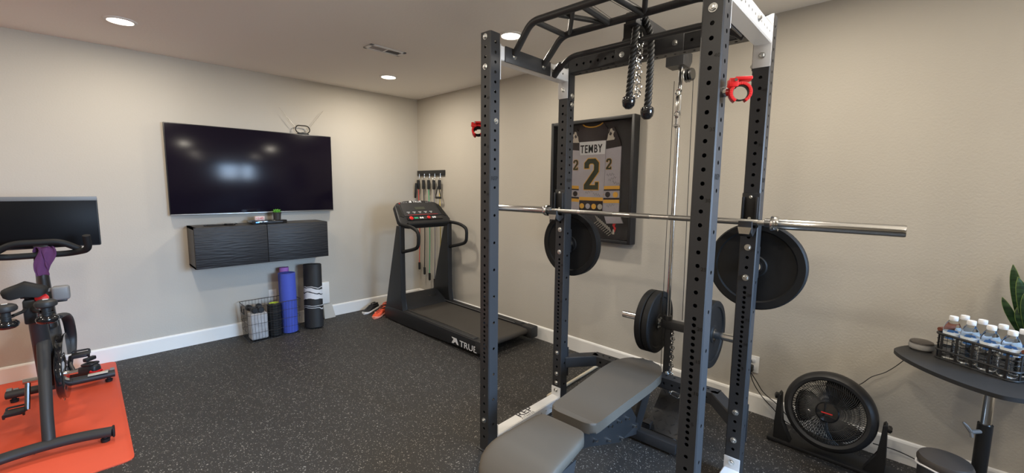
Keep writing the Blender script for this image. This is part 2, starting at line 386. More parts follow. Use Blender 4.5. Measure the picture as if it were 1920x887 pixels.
for ring, (nn, tilt, ln_) in enumerate([(9, 1.15, .05), (7, .75, .05), (5, .35, .045)]):
    for k in range(nn):
        a = 2*PI*k/nn+ring*.4; d = V(math.cos(a)*math.sin(tilt), math.sin(a)*math.sin(tilt), math.cos(tilt))
        g.tube([V(0, 0, .062), V(0, 0, .062)+d*ln_*.5, V(0, 0, .064)+d*ln_], .01, 8, radii=[.006, .0115, .001], squash=.5)
g.build('leaves', m_leaf, t)
# wall plates behind the basket
t = empty('wall_outlet', 'white wall outlet plate behind the wire basket', 'outlet', (-1.828, 0, .365))
G().box((0, -.003, 0), (.075, .006, .118), .002).build('plate', m_base, t)
for z_ in (.025, -.025): G().box((0, -.0068, z_), (.034, .003, .03), .004).build('socket', m_white, t)
tag(G().box((0, -.012, 0), (.105, .024, .25), .004).build('cover_box', m_base), 'white upright cover box on the wall behind the black banded mat', 'cover box', None, (-1.29, 0, .295))
tag(G().prism([(-.05, 0), (.075, 0), (.045, .165), (-.05, .165)], (0, 0, 0), (1, 0, 0), (0, .17, .985), .012).build('paper_sheet', m_wall), 'pale sheet leaning on the baseboard right of the banded mat', 'sheet', None, (-1.27, -.062, .001))

# wire basket
BX0, BX1, BY0, BY1, BH = -2.155, -1.665, -.355, -.065, .36
t = empty('wire_basket', 'black wire basket on the floor under the cabinet', 'basket', ((BX0+BX1)/2, (BY0+BY1)/2, 0))
bw, bd = (BX1-BX0)/2, (BY1-BY0)/2
def bpnt(x, y, z):
    k = .93+.07*z/BH; return V(x*k, y*k, z+.004)
g = G(); nx, ny = 17, 10
for zz, r_ in ((BH-.004, .0032), (.0, .0032), (.18, .0018), (.27, .0014), (.09, .0014)):
    g.tube(fillet([bpnt(-bw, -bd, zz), bpnt(bw, -bd, zz), bpnt(bw, bd, zz), bpnt(-bw, bd, zz)], .02, 4, True), r_, 6, closed=True)
for k in range(1, nx):
    x = -bw+2*bw*k/nx; g.tube([bpnt(x, -bd, BH), bpnt(x, -bd, 0), bpnt(x, bd, 0), bpnt(x, bd, BH)], .0014, 5)
for k in range(1, ny):
    y = -bd+2*bd*k/ny; g.tube([bpnt(-bw, y, BH), bpnt(-bw, y, 0), bpnt(bw, y, 0), bpnt(bw, y, BH)], .0014, 5)
g.build('wire_frame', m_black, t)
g = G(); g.tube(fillet([bpnt(-bw-.006, -.05, BH-.03), bpnt(-bw-.006, -.05, BH-.09), bpnt(-bw-.006, .05, BH-.09), bpnt(-bw-.006, .05, BH-.03)], .015), .004, 8); g.build('handle', m_black, t)
# contents
tag(G().box((0, 0, .135), (.15, .13, .262), .016, seg=3).build('foam_block', m_foam_grey), 'grey marbled foam block standing in the front left of the basket', 'foam block', None, (-2.045, -.262, .012))
def dumbbell_small(loc, rz, tl, lab):
    t = empty('small_dumbbell', lab, 'dumbbell', loc, rz, 'dumbbells on the foam block')
    t.rotation_euler = (tl, 0, rz)
    G().cyl((0, -.06, 0), (0, .06, 0), .013).build('handle', m_grey_black, t)
    for s_ in (-1, 1): G().lathe([(0, -.026), (.024, -.026), (.030, -.018), (.030, .018), (.024, .026), (0, .026)], (0, s_*.065, 0), (0, 1, 0), 8).build('head', m_black, t)
dumbbell_small((-2.085, -.225, .309), .12, 0, 'left black dumbbell on top of the grey foam block')
dumbbell_small((-2.015, -.235, .309), -.12, 0, 'right black dumbbell on top of the grey foam block')
t = empty('foam_roller', 'black ribbed foam roller with lime green inside standing in the basket', 'foam roller', (-1.893, -.262, .012))
prof = [(.045, 0)]
for k in range(13):
    z = k*.025; prof += [(.058, z+.002), (.063, z+.006), (.063, z+.019), (.058, z+.023)]
prof += [(.045, .33), (.045, 0)]
G().lathe(prof, seg=36, cap=False).build('ribbed_shell', m_rubber, t)
G().lathe([(.0445, .0), (.0445, .331), (.036, .331), (.036, 0)], seg=32, cap=False).build('inner_core', m_lime, t)
def rolled_mat(name, r, h, m, lab, loc, tiltv, turns=4, oval=1.0, top_flare=0):
    g = G(); n_ = turns*28; th = r/(turns+.6); Lp = []
    for k in range(n_+1):
        a = 2*PI*k/28; rr = .012+ (r-.012)*k/n_; Lp.append((rr*math.cos(a), rr*math.sin(a)*oval))
    for k in range(n_):
        (x0, y0), (x1, y1) = Lp[k], Lp[k+1]; 
        q = []
        for (x, y) in ((x0, y0), (x1, y1)):
            d = V(x, y, 0).normalized(); q.append((V(x, y, 0), V(x, y, 0)-d*th*.72))
        a0 = [g.bm.verts.new(p) for p in (q[0][0], q[1][0], q[1][1], q[0][1])]
        a1 = [g.bm.verts.new(v.co*(1+top_flare)+V(0, 0, h)) for v in a0]
        g.bm.faces.new((a1[0], a1[1], a1[2], a1[3])); g.bm.faces.new((a0[3], a0[2], a0[1], a0[0]))
        g.bm.faces.new((a0[0], a0[1], a1[1], a1[0])); g.bm.faces.new((a0[2], a0[3], a1[3], a1[2]))
        if k == 0: g.bm.faces.new((a0[3], a0[0], a1[0], a1[3]))
        if k == n_-1: g.bm.faces.new((a0[1], a0[2], a1[2], a1[1]))
    bmesh.ops.remove_doubles(g.bm, verts=g.bm.verts, dist=.00005)
    o = g.build(name, m, smooth=50); tag(o, lab, 'exercise mat', None, loc); o.rotation_euler = tiltv; return o
rolled_mat('rolled_mat', .084, .62, m_blue, 'rolled blue foam mat standing upright in the basket', (-1.748, -.245, .012), (math.radians(-2), 0, 2.6), 5)
rolled_mat('rolled_mat', .05, .655, m_lav, 'rolled lavender mat standing behind the blue one in the basket', (-1.735, -.118, .012), (math.radians(-1), 0, .5), 3)
rolled_mat('rolled_mat', .108, .675, m_camo, 'thick black rolled mat with white wavy bands standing right of the basket', (-1.505, -.255, .012), (math.radians(-4), math.radians(-2), -.9), 5, .9, -.05)

# ------------------------------------------------------------------ shoes
def shoe(lab, loc, rz, upper, sole, accent, L=.27, parts=None, tilt=0):
    t = empty('sneaker', lab, 'shoe', loc, rz, 'shoes on the floor'); t.rotation_euler = (0, tilt, rz)
    def sect(x):   # half width, height
        return [( -.5, .030, .075), (-.44, .036, .088), (-.3, .036, .082), (-.15, .036, .085), (0, .040, .078), (.15, .046, .058), (.3, .048, .044), (.42, .040, .036), (.49, .018, .028)]
    def loft(rows, m, name):
        g = G(); rings = []
        for (x, hw_, z0, z1, pw) in rows:
            ring = []
            for k in range(14):
                a = PI*2*k/14; cy, sz = math.cos(a), math.sin(a)
                y = hw_*math.copysign(abs(cy)**pw, cy); z = z0+(z1-z0)*(.5+.5*math.copysign(abs(sz)**pw, sz)); ring.append(g.bm.verts.new((x*L, y, z)))
            rings.append(ring)
        for A, B in zip(rings, rings[1:]):
            for k in range(14): g.bm.faces.new((A[k], A[(k+1) % 14], B[(k+1) % 14], B[k]))
        g.bm.faces.new(list(reversed(rings[0]))); g.bm.faces.new(rings[-1]); return g.build(name, m, t, 60)
    loft([(x, hw_*1.06, .0, .030 if x > -.3 else .038, .5) for x, hw_, h in sect(0)], sole, 'sole')
    loft([(x*.97, hw_*.95, .018, h, .8) for x, hw_, h in sect(0)], upper, 'upper')
    g = G()
    for k in range(4):
        x = (.02+.055*k)*L*1.3; z = .080-.012*k
        g.tube([(x, -.022, z-.004), (x+.004, 0, z+.006), (x, .022, z-.004)], .0028, 6)
    g.build('laces', accent, t)
    g = G(); g.tube(fillet([(-.47*L, 0, .075), (-.44*L, .026, .087), (-.2*L, .028, .086), (-.05*L, 0, .085), (-.2*L, -.028, .086), (-.44*L, -.026, .087)], .02, 4, True), .006, 8, closed=True)
    g.build('collar', accent, t); return t
shoe('black running shoe with a white sole by the baseboard left of the treadmill', (-.80, -.15, 0), 3.62, m_black, m_shoe_white, m_black)
shoe('black shoe with orange laces and coral sole between the white-soled shoe and the orange one', (-.69, -.245, 0), 3.65, m_black, m_shoe_pink, m_orange)
shoe('orange and black shoe nearest the treadmill front corner', (-.80, -.385, 0), 3.7, m_orange, m_shoe_pink, m_black)

# ------------------------------------------------------------------ exercise band rail on right wall
t = empty('band_rail', 'black hook rail on the right wall near the room corner', 'hook rail', (0, -.31, 1.665))
G().box((-.009, 0, .035), (.018, .60, .068), .002).build('board', m_black, t)
HY = [.235, .115, 0, -.115, -.235]
for y in HY:
    G().tube(fillet([(-.018, y, .03), (-.03, y, .03), (-.03, y, -.035), (-.05, y, -.045), (-.055, y, -.02)], .012), .0028, 8).build('hook', m_steel, t)
bc = [(m_tub_red, 'red', 1.13), (m_tub_blk, 'black', 1.18), (m_tub_grn, 'green', 1.24), (m_tub_gry, 'dark grey', 1.30), (m_tub_yel, 'yellow', 1.02)]
for y, (m_, cn, ln_) in zip(HY, bc):
    e = empty('resistance_band', cn+' resistance tube band hanging on the wall rail hook', 'resistance band', (-.046, -.31+y, 1.632), group='resistance bands on the rail')
    G().tube([(0, 0, -.11), (.012, .002, -.5), (.004, -.01, -.8), (0, 0, -ln_)], .006, 8).build('tube', m_, e)
    G().box((0, 0, -.08), (.026, .042, .12), .008).cyl((0, 0, -.02), (0, 0, -.03), .008).build('strap', m_black, e)
    G().torus((0, 0, -.012), (0, 1, 0), .014, .002, 16, 6).build('ring', m_chrome, e)
    G().box((0, 0, -ln_-.04), (.024, .032, .10), .008).build('end_strap', m_black, e)
    G().torus((0, 0, -ln_-.1), (1, 0, 0), .014, .0022, 16, 6).build('clip', m_chrome, e)
    if cn == 'red': G().box((-.03, .02, -.16), (.022, .03, .2), .01, rot=Matrix.Rotation(.12, 3, 'X')).build('handle', m_black, e)
    if cn == 'yellow': G().tube(fillet([(-.02, 0, -.09), (-.02, .06, -.24), (-.02, -.06, -.24), (-.02, 0, -.09)], .015), .006, 8).cyl((-.02, -.05, -.24), (-.02, .05, -.24), .014).build('handle', m_black, e)
# hooks clips end

# ------------------------------------------------------------------ treadmill
TX0, TX1, TY0, TY1 = -.795, -.085, -2.225, -.48
t = empty('treadmill', 'black treadmill with console and curved handrails facing the television wall', 'treadmill', ((TX0+TX1)/2, (TY0+TY1)/2, 0))
tw = (TX1-TX0)/2; oy = (TY0+TY1)/2; ox = (TX0+TX1)/2
def ty(y): return y-oy
def tx(x): return x-ox
for s_ in (-1, 1):
    g = G()
    g.prism([(ty(TY0+.07), .05), (ty(TY0+.07), .158), (ty(-.60), .158), (ty(-.49), .13), (ty(-.485), .012), (ty(-.9), .012), (ty(-1.3), .02)], (s_*(tw-.04)-.04, 0, 0), (0, 1, 0), (0, 0, 1), .08, .004)
    g.build('side_rail', m_black, t)
    G().box((s_*(tw-.043), ty(-1.42), .1605), (.062, 1.3, .006), .002).build('foot_rail', m_grey_black, t)
    G().box((s_*(tw-.083), ty(-1.38), .160), (.004, 1.22, .004)).build('rail_trim', m_steel if s_ < 0 else m_grey_plastic, t)
    g = G(); g.box((s_*(tw-.045), ty(TY0+.055), .108), (.10, .13, .115), .014); g.cyl((s_*(tw+.005), ty(TY0+.03), .11), (s_*(tw+.008), ty(TY0+.03), .11), .012); g.build('end_cap', m_grey_black, t)
bw_ = tw-.085
g = G(); bp_ = []
for k in range(9): a = -PI/2-PI*k/8; bp_.append((ty(TY0+.07)+math.cos(a)*.03, .112+math.sin(a)*.03))
bp_ = [(ty(-.7), .082)] + bp_ + [(ty(-.7), .142)]
g.prism(bp_, (-bw_, 0, 0), (0, 1, 0), (0, 0, 1), bw_*2); g.build('running_belt', m_belt, t)
G().prism([(ty(-.82), .145), (ty(-.80), .162), (ty(-.62), .262), (ty(-.56), .262), (ty(-.49), .2), (ty(-.485), .015), (ty(-.82), .015)], (-tw+.06, 0, 0), (0, 1, 0), (0, 0, 1), tw*2-.12, .004).build('motor_hood', m_grey_black, t)
g = G(); sl = V(0, -.18, -.10).normalized(); g.text('TRUE', .034, (.10, ty(-.715)-.003, .2105+.004), (1, 0, 0), (-V(0, -.18, -.10)).normalized(), font_w=1.5); g.build('hood_lettering', m_steel, t)
for s_ in (-1, 1):
    x0 = s_*(tw-.035)
    g = G(); g.prism([(ty(-.50), .012), (ty(-.885), .14), (ty(-.87), .17), (ty(-.85), .3), (ty(-.85), 1.10), (ty(-.775), 1.10), (ty(-.50), .12)], (x0-.03, 0, 0), (0, 1, 0), (0, 0, 1), .06, .006)
    g.build('upright', m_black, t)
    g = G(); px = s_*(tw-.035)
    g.tube(fillet([(px, ty(-.84), 1.115), (px, ty(-1.03), 1.105), (px, ty(-1.17), 1.06), (px, ty(-1.16), .90), (px, ty(-1.06), .865), (px, ty(-.845), .815)], .06, 6), .0185, 14)
    g.build('handrail', m_rubber, t)
# console: tilted slab.  local frame: U along x, W up the slope
co = V(0, ty(-.865), 1.115); Wd = V(0, .245, .245).normalized(); Ud = V(1, 0, 0); Nd = Ud.cross(Wd)
cl = .345
def cp_(u, w_, h=0): return co+Ud*u+Wd*w_+Nd*h
g = G()
pl = [(-tw+.03, 0), (-.24, -.02), (.24, -.02), (tw-.03, 0), (tw-.01, .06), (tw-.05, .28), (tw-.10, .325), (.15, .352), (0, .358), (-.15, .352), (-tw+.10, .325), (-tw+.05, .28), (-tw+.01, .06)]
g.prism(pl, co-Nd*.06, Ud, Wd, .06, .012); g.build('console', m_black, t)
g = G(); g.prism([(-.235, .055), (.235, .055), (.235, .10), (-.235, .10)], co+Nd*.0, Ud, Wd, .010, .002)
g.build('key_strip', m_black_gloss, t)
g = G(); g.prism([(-.25, .115), (.25, .115), (.225, .315), (-.225, .315)], co+Nd*.0, Ud, Wd, .006, .002); g.build('display_panel', m_grey_black, t)
G().prism([(-.07, .205), (.06, .205), (.06, .245), (-.07, .245)], co+Nd*.007, Ud, Wd, .002).build('lcd', m_lcd, t)
for s_ in (-1, 1): G().prism([(s_*.285-.022, .12), (s_*.285+.022, .10), (s_*.275+.02, .27), (s_*.275-.016, .28)], co+Nd*0, Ud, Wd, .004).build('cup_recess', m_hole, t)
for u, m_, rr in ((-.185, m_red, .024), (.045, m_red, .021)): G().lathe([(rr, 0), (rr, .008), (rr*.8, .011), (0, .011)], cp_(u, .078, .009), Nd, 20).build('button', m_, t)
G().prism([(-.145, .068), (-.095, .068), (-.095, .088), (-.145, .088)], co+Nd*.010, Ud, Wd, .003).build('button', m_green_mark, t)
for u in (-.063, -.037, .105, .131): G().lathe([(.012, 0), (.012, .004), (0, .005)], cp_(u, .078, .009), Nd, 16).build('button', m_white_mark, t)
g = G(); g.text('TRUE', .038, cp_(-.05, .322, .001), Ud, Wd, .0012, 1.3)
g.prism([(-.10, .322), (-.065, .322), (-.065, .348), (-.085, .348), (-.092, .338), (-.078, .338), (-.078, .332), (-.10, .332)], co+Nd*0, Ud, Wd, .0015)
for k in range(4):
    for s_ in (-1, 1): g.prism([(s_*(.13+k*.022), .315), (s_*(.13+k*.022)+.002, .315), (s_*(.13+k*.022)+.002, .333), (s_*(.13+k*.022), .333)], co+Nd*0, Ud, Wd, .0012)
for k in range(5): g.prism([(-.2+k*.075, .17), (-.16+k*.075, .17), (-.16+k*.075, .174), (-.2+k*.075, .174)], co+Nd*.0065, Ud, Wd, .0012); g.prism([(-.19+k*.075, .155), (-.17+k*.075, .155), (-.17+k*.075, .160), (-.19+k*.075, .160)], co+Nd*.0065, Ud, Wd, .0012)
g.build('console_lettering', m_white_mark, t)
G().prism([(-.235, .285+.02), (-.18, .305), (-.18, .318), (-.235, .318)], co+Nd*0, Ud, Wd, .0016).prism([(-.2, .128), (.2, .128), (.2, .131), (-.2, .131)], co+Nd*.0065, Ud, Wd, .0012).build('red_print', m_red_mark, t)
G().tube([cp_(-.27, -.012, .012), cp_(.27, -.012, .012)], .019, 14).build('front_grip', m_rubber, t)
G().tube([cp_(-.2, -.02, -.02), (-.19, ty(-.9), 1.03), (-.175, ty(-.9), .98), (-.165, ty(-.9), 1.03)], .0015, 6).build('safety_cord', m_steel, t)
g = G(); U_ = V(0, -1, 0)
g.text('TRUE', .082, (-tw-.0012, ty(-1.885), .048), U_, (0, 0, 1), .0008, 1.25)
g.prism([(0, 0), (.025, 0), (.055, .022), (.085, 0), (.105, 0), (.075, .058), (.0, .058), (.01, .048), (.03, .044)], (-tw-.0004, ty(-1.765), .05), U_, (0, 0, 1), .0012)
g.build('side_lettering', m_white_mark, t)

# ------------------------------------------------------------------ framed jersey
t = empty('framed_jersey', 'white and charcoal hockey jersey numbered 2 in a deep black frame', 'framed jersey', (0, -2.78, 1.60))
fw_, fh_, fd, fb = .424, .522, .085, .028
g = G()
for s_ in (-1, 1): g.box((-fd/2, s_*(fw_-fb/2), 0), (fd, fb, fh_*2), .002); g.box((-fd/2, 0, s_*(fh_-fb/2)), (fd, fw_*2-fb*2, fb), .002)
g.build('frame', m_black, t)
G().box((-.006, 0, 0), (.012, fw_*2-.04, fh_*2-.04)).build('backing_board', m_case_back, t)
G().box((-fd+.01, 0, 0), (.002, fw_*2-fb*2+.004, fh_*2-fb*2+.004)).build('glazing', mat('clear_glazing', (1, 1, 1), .02, trans=1, ior=1.12), t)
def jp(y, z): return (-(y+2.78), z-1.60)       # (u toward -y, w up)
JU, JW = V(0, -1, 0), V(0, 0, 1)
def jprism(pts, h0, h1, m, name): return G().prism([jp(*p) for p in pts], (-h0, 0, 0), JU, JW, h1-h0).build(name, m, t)
mir = lambda y: -5.55-y
body = [(-2.655, 1.33), (-2.90, 1.33), (-2.908, 1.6), (-2.912, 1.94), (-2.638, 1.94), (-2.642, 1.6)]
jprism(body, .014, .030, m_jersey, 'jersey_body')
yoke = [(-2.638, 1.94), (-2.912, 1.94), (-2.925, 2.035), (-2.877, 2.09), (-2.84, 2.068), (-2.775, 2.058), (-2.71, 2.068), (-2.673, 2.09), (-2.625, 2.035)]
jprism(yoke, .014, .031, m_jersey_dark, 'jersey_yoke')
G().tube([(-.030, -(y_+2.78)*-1, z_-1.6) for y_, z_ in [(-2.877, 2.088), (-2.85, 2.072), (-2.81, 2.062), (-2.775, 2.06), (-2.74, 2.062), (-2.70, 2.072), (-2.673, 2.088)]], .006, 8).build('collar', m_gold, t)
for f in (lambda y: y, mir):
    jprism([(f(-2.912), 1.868), (f(-3.056), 1.884), (f(-3.056), 1.34), (f(-2.90), 1.335), (f(-2.88), 1.55)], .014, .026, m_jersey, 'sleeve')
    jprism([(f(-2.90), 1.335), (f(-3.05), 1.34), (f(-3.10), 1.245), (f(-2.94), 1.232)], .014, .024, m_jersey, 'sleeve')
    jprism([(f(-2.912), 1.866), (f(-3.056), 1.882), (f(-3.045), 1.925), (f(-2.985), 2.045), (f(-2.945), 2.055), (f(-2.915), 2.02)], .0145, .0275, m_jersey_dark, 'shoulder')
    for z0_, z1_, m_ in ((1.553, 1.525, m_gold), (1.525, 1.513, m_jersey_dark), (1.452, 1.436, m_jersey_dark), (1.436, 1.408, m_gold)):
        jprism([(f(-2.885), z0_), (f(-3.057), z0_+.005), (f(-3.057), z1_+.005), (f(-2.887), z1_)], .022, .0285, m_, 'sleeve_stripe')
    for yy, m_ in ((-2.945, m_jersey_dark), (-3.02, m_gold), (-2.90, m_gold)):
        w_ = .024 if yy != -2.90 else .008
        G().lathe([(w_, 0), (w_, .003), (0, .003)], (-.0265, -(-(f(yy)+2.78))*1.0, 1.482-1.6), (-1, 0, 0), 16).build('sleeve_badge', m_, t)
    # shoulder patch: angular cream emblem
    jprism([(f(-2.925), 1.955), (f(-2.93), 1.99), (f(-2.942), 2.0), (f(-2.95), 2.03), (f(-2.965), 2.035), (f(-2.972), 2.015), (f(-2.99), 2.01), (f(-2.978), 1.985), (f(-2.985), 1.96), (f(-2.995), 1.958), (f(-2.99), 1.94), (f(-2.915), 1.935)], .026, .030, m_patch, 'shoulder_patch')
    jprism([(f(-2.94), 1.985), (f(-2.955), 2.01), (f(-2.968), 1.99), (f(-2.955), 1.975)], .029, .0315, m_jersey_dark, 'shoulder_patch')
jprism([(-2.655, 1.455), (-2.90, 1.455), (-2.90, 1.425), (-2.655, 1.425)], .028, .0318, m_gold, 'hem_stripe')
jprism([(-2.655, 1.425), (-2.90, 1.425), (-2.90, 1.33), (-2.655, 1.33)], .028, .0315, m_jersey_dark, 'hem_band')
for k in range(4): G().lathe([(.024, 0), (.024, .003), (0, .003)], (-.0312, -(-2.685-.063*k+2.78)*-1.0, 1.375-1.6), (-1, 0, 0), 16).build('hem_badge', m_gold if k % 2 == 0 else m_patch if k == 3 else m_jersey, t)
def jtext(txt, size, y, z, fwid, m, h, bold=0, name='lettering'):
    g = G(); g.text(txt, size, (-h, y+2.78, z-1.6), JU, JW, .0012, fwid, bold=bold, space=1.16); return g.build(name, m, t)
jprism([(-2.642, 1.938), (-2.91, 1.938), (-2.905, 1.825), (-2.65, 1.825)], .028, .0308, m_white, 'name_bar')
jtext('TEMBY', .098, -2.652, 1.842, .68, m_hole, .0325, .0012, 'name_letters')
def two(y0_, y1_, z0_, z1_, m, h, name, grow=0):
    # angular block numeral 2 on unit grid 5 x 9
    P2 = [(0, 0), (5, 0), (5, 2.2), (3.9, 2.2), (3.9, 1.3), (1.9, 1.3), (5, 5.2), (5, 7.8), (3.8, 9), (1.2, 9), (0, 7.8), (0, 6.2), (1.6, 6.2), (1.6, 7.2), (2.0, 7.6), (3.0, 7.6), (3.4, 7.2), (3.4, 5.7), (0, 1.4)]
    c_ = (2.5, 4.5); su = (y1_-y0_)/5; sw = (z1_-z0_)/9
    Q = []
    n_ = len(P2)
    for i in range(n_):
        p = Vector(P2[i]); a = Vector(P2[i-1]); c2 = Vector(P2[(i+1) % n_]); e1 = (p-a).normalized(); e2 = (c2-p).normalized()
        n1 = Vector((e1.y, -e1.x)); n2 = Vector((e2.y, -e2.x)); nn = (n1+n2); nn = nn/max(.35, nn.length_squared)*2 if nn.length > 0 else n1
        p = p+nn*grow; Q.append((y0_+p.x*su, z0_+p.y*sw))
    return jprism(Q, .029, h, m, name)
two(-2.702, -2.850, 1.522, 1.79, m_gold, .0325, 'number_outline', .22); two(-2.702, -2.850, 1.522, 1.79, m_num, .034, 'number')
two(-2.922, -2.972, 1.695, 1.785, m_gold, .0305, 'sleeve_number_outline', .25); two(-2.922, -2.972, 1.695, 1.785, m_num, .0315, 'sleeve_number')
two(-2.578, -2.628, 1.695, 1.785, m_gold, .0305, 'sleeve_number_outline', .25); two(-2.578, -2.628, 1.695, 1.785, m_num, .0315, 'sleeve_number')
g = G()
for (y_, z_, a_) in ((-2.95, 1.60, .3), (-2.93, 1.645, .1), (-2.99, 1.59, -.2), (-2.72, 1.49, .2), (-2.80, 1.485, -.1), (-2.94, 1.38, .2)):
    pts = [(-.0335, y_+2.78-.075*k/11, z_-1.6+.012*math.sin(k*1.7)+.01*a_*k) for k in range(12)]; g.tube(pts, .0008, 5)
g.build('signatures', m_hole, t)
g = G()
for k in range(9):
    yy = -2.82-.018*k; g.tube([(-.02, yy+2.78, 1.30-.012*k-1.6), (-.02, yy-.03+2.78, 1.25-.012*k-1.6), (-.02, yy+.005+2.78, 1.225-.012*k-1.6)], .0028, 6)
g.build('lace_emblem', m_patch, t)
G().prism([(.215, -.33), (.24, -.345), (.245, -.37), (.235, -.385), (.25, -.4), (.24, -.435), (.225, -.44), (.228, -.40), (.215, -.38), (.222, -.355)], (-.013, 0, 0), JU, JW, .003).build('red_pin', m_red_mark, t)
G().prism([(.222, -.41), (.236, -.42), (.236, -.455), (.215, -.455)], (-.0135, 0, 0), JU, JW, .0035).build('emblem_patch', m_patch, t)

# ------------------------------------------------------------------ power rack
RX, RY, PHI, RW, RD, ZH, S = -1.59904, -3.175, .0381, 1.1425, .7041, .545, .0762
cphi, sphi = math.cos(PHI), math.sin(PHI)
def rk(x, y, z=0): return (RX+cphi*x-sphi*y, RY+sphi*x+cphi*y, z)
I = .0254
rack = empty('power_rack', 'tall black power rack with perforated posts and white side beams', 'power rack', (RX, RY, 0), PHI)
ZTOP = ZH+71*I
xh = [ZH+k*I for k in range(0, 21)] + [ZH+(22+2*k)*I for k in range(0, 25)] + [ZH-2*k*I for k in range(1, 10)]
yh = [ZH+z*I for z in (-15, -9, -3, 3, 9, 15, 21, 27, 33, 39)] + [ZH+z*I for z in range(43, 71, 2)]
def holed_face(bm, O, U, W_, Nn, width, z0, z1, zs, r, t=.003):
    zs = sorted(z for z in zs if z0+r*1.2 < z < z1-r*1.2); b = [z0]+[(a+c)/2 for a, c in zip(zs, zs[1:])]+[z1]
    cells = [] if zs else [(z0, z1, None)]
    for i, z in enumerate(zs):
        lo, hi = b[i], b[i+1]
        if z-lo > .03: cells.append((lo, z-.012, None)); lo = z-.012
        nx_ = None
        if hi-z > .03: nx_ = (z+.012, hi, None); hi = z+.012
        cells.append((lo, hi, z))
        if nx_: cells.append(nx_)
    P = lambda u, z_, d=0: bm.verts.new(O+U*u+W_*z_-Nn*d)
    hw_ = width/2
    for lo, hi, z in cells:
        if z is None:
            bm.faces.new((P(-hw_, lo), P(hw_, lo), P(hw_, hi), P(-hw_, hi))); continue
        # inner square patch so holes stay round
        angs = sorted([2*PI*k/12+.13 for k in range(12)] + [math.atan2(y_, x_) % (2*PI) for x_, y_ in ((hw_, hi-z), (-hw_, hi-z), (-hw_, lo-z), (hw_, lo-z))])
        out, inn, dp = [], [], []
        for a in angs:
            c_, s_ = math.cos(a), math.sin(a)
            k = min(hw_/abs(c_) if abs(c_) > 1e-9 else 1e9, ((hi-z)/s_ if s_ > 0 else (lo-z)/s_) if abs(s_) > 1e-9 else 1e9)
            out.append(P(c_*k, z+s_*k)); inn.append(P(c_*r, z+s_*r)); dp.append(P(c_*r, z+s_*r, t))
        n_ = len(angs)
        for i in range(n_):
            j = (i+1) % n_
            bm.faces.new((inn[i], out[i], out[j], inn[j])); bm.faces.new((dp[i], inn[i], inn[j], dp[j]))
def square_tube(O, W_, Xd, Yd, z0, z1, hx, hy, sx=S, sy=S, r=.008, m=None, name='upright', parent=None, caps=True):
    """hollow section along W_; Xd/Yd face directions"""
    bm = bmesh.new(); ch = .005
    O = Vector(O); W_ = Vector(W_).normalized(); Xd = Vector(Xd).normalized(); Yd = Vector(Yd).normalized()
    for sg in (-1, 1):
        holed_face(bm, O+Xd*sg*sx/2, Yd, W_, Xd*sg, sy-2*ch, z0, z1, hx, r); holed_face(bm, O+Yd*sg*sy/2, Xd, W_, Yd*sg, sx-2*ch, z0, z1, hy, r)
        for sg2 in (-1, 1):
            a = O+Xd*sg*sx/2+Yd*sg2*(sy/2-ch); c = O+Xd*sg*(sx/2-ch)+Yd*sg2*sy/2
            vs = [bm.verts.new(p) for p in (a+W_*z0, c+W_*z0, c+W_*z1, a+W_*z1)]; bm.faces.new(vs)
    if caps:
        for z_ in (z0, z1):
            vs = [bm.verts.new(O+Xd*a*(sx/2)+Yd*b_*(sy/2-ch)+W_*z_) for a, b_ in ((-1, -1), (1, -1), (1, 1), (-1, 1))]; bm.faces.new(vs)
    me = bpy.data.meshes.new(name); bmesh.ops.remove_doubles(bm, verts=bm.verts, dist=1e-5); bmesh.ops.recalc_face_normals(bm, faces=bm.faces); bm.to_mesh(me); bm.free()
    me.materials.append(m); o = bpy.data.objects.new(name, me); COL.objects.link(o); o.parent = parent; return o
# shared bolt mesh
bolt_proto = G().hexbolt((0, 0, 0), (0, 0, 1), .0125, .009).build('bolt', m_zinc, None, 25); bolt_me = bolt_proto.data; bpy.data.objects.remove(bolt_proto)
def bolt(parent, p, d, name='bolt'):
    o = bpy.data.objects.new(name, bolt_me); COL.objects.link(o); o.parent = parent; o.location = p
    o.rotation_euler = Vector(d).to_track_quat('Z', 'Y').to_euler(); return o
def hz(n_): return ZH+(n_-1)*I if n_ <= 21 else ZH+(20+2*(n_-21))*I
UP = {}
for key, (ux, uy) in {'FL': (0, 0), 'FR': (0, -RW), 'BL': (RD, 0), 'BR': (RD, -RW)}.items():
    o = square_tube((0, 0, 0), (0, 0, 1), (1, 0, 0), (0, 1, 0), .006, ZTOP, xh, yh, m=m_steel_black, name='upright', parent=rack); o.location = (ux, uy, 0); UP[key] = o
    g = G()
    for n_ in (5, 10, 15, 20, 25, 30, 35, 40): g.text(str(n_), .0195, (-S/2-.0004, -.012, hz(n_)-.017), (0, -1, 0), (0, 0, 1), .0004, 1.15)
    g.build('number_marking', m_hole, o)
    g = G(); g.text('REP', .029, (-.03, -S/2-.0004, ZH+41*I-.010), (1, 0, 0), (0, 0, 1), .0004, 1.15, bold=.0008); g.build('maker_lettering', m_hole, o)
    G().box((-.0 if ux else 0, 0, .004), (.1, .1, .008), .001).build('foot_plate', m_steel_black, o)
    sy_ = 1
    B = {'FL': [(46,), (43,), ('z', -14)], 'FR': [(43,), (46,)], 'BL': [(25,), (22,), ('z', -6), ('z', -12), ('z', -14.6)], 'BR': [(25,), (22,), ('z', -6), ('z', -12)]}[key]
    for bb in B:
        z_ = hz(bb[0]) if len(bb) == 1 else ZH+bb[1]*I
        bolt(o, (-S/2, 0, z_), (-1, 0, 0))
    if key == 'FL': bolt(o, (.006, -S/2, ZH+53*I), (0, -1, 0))
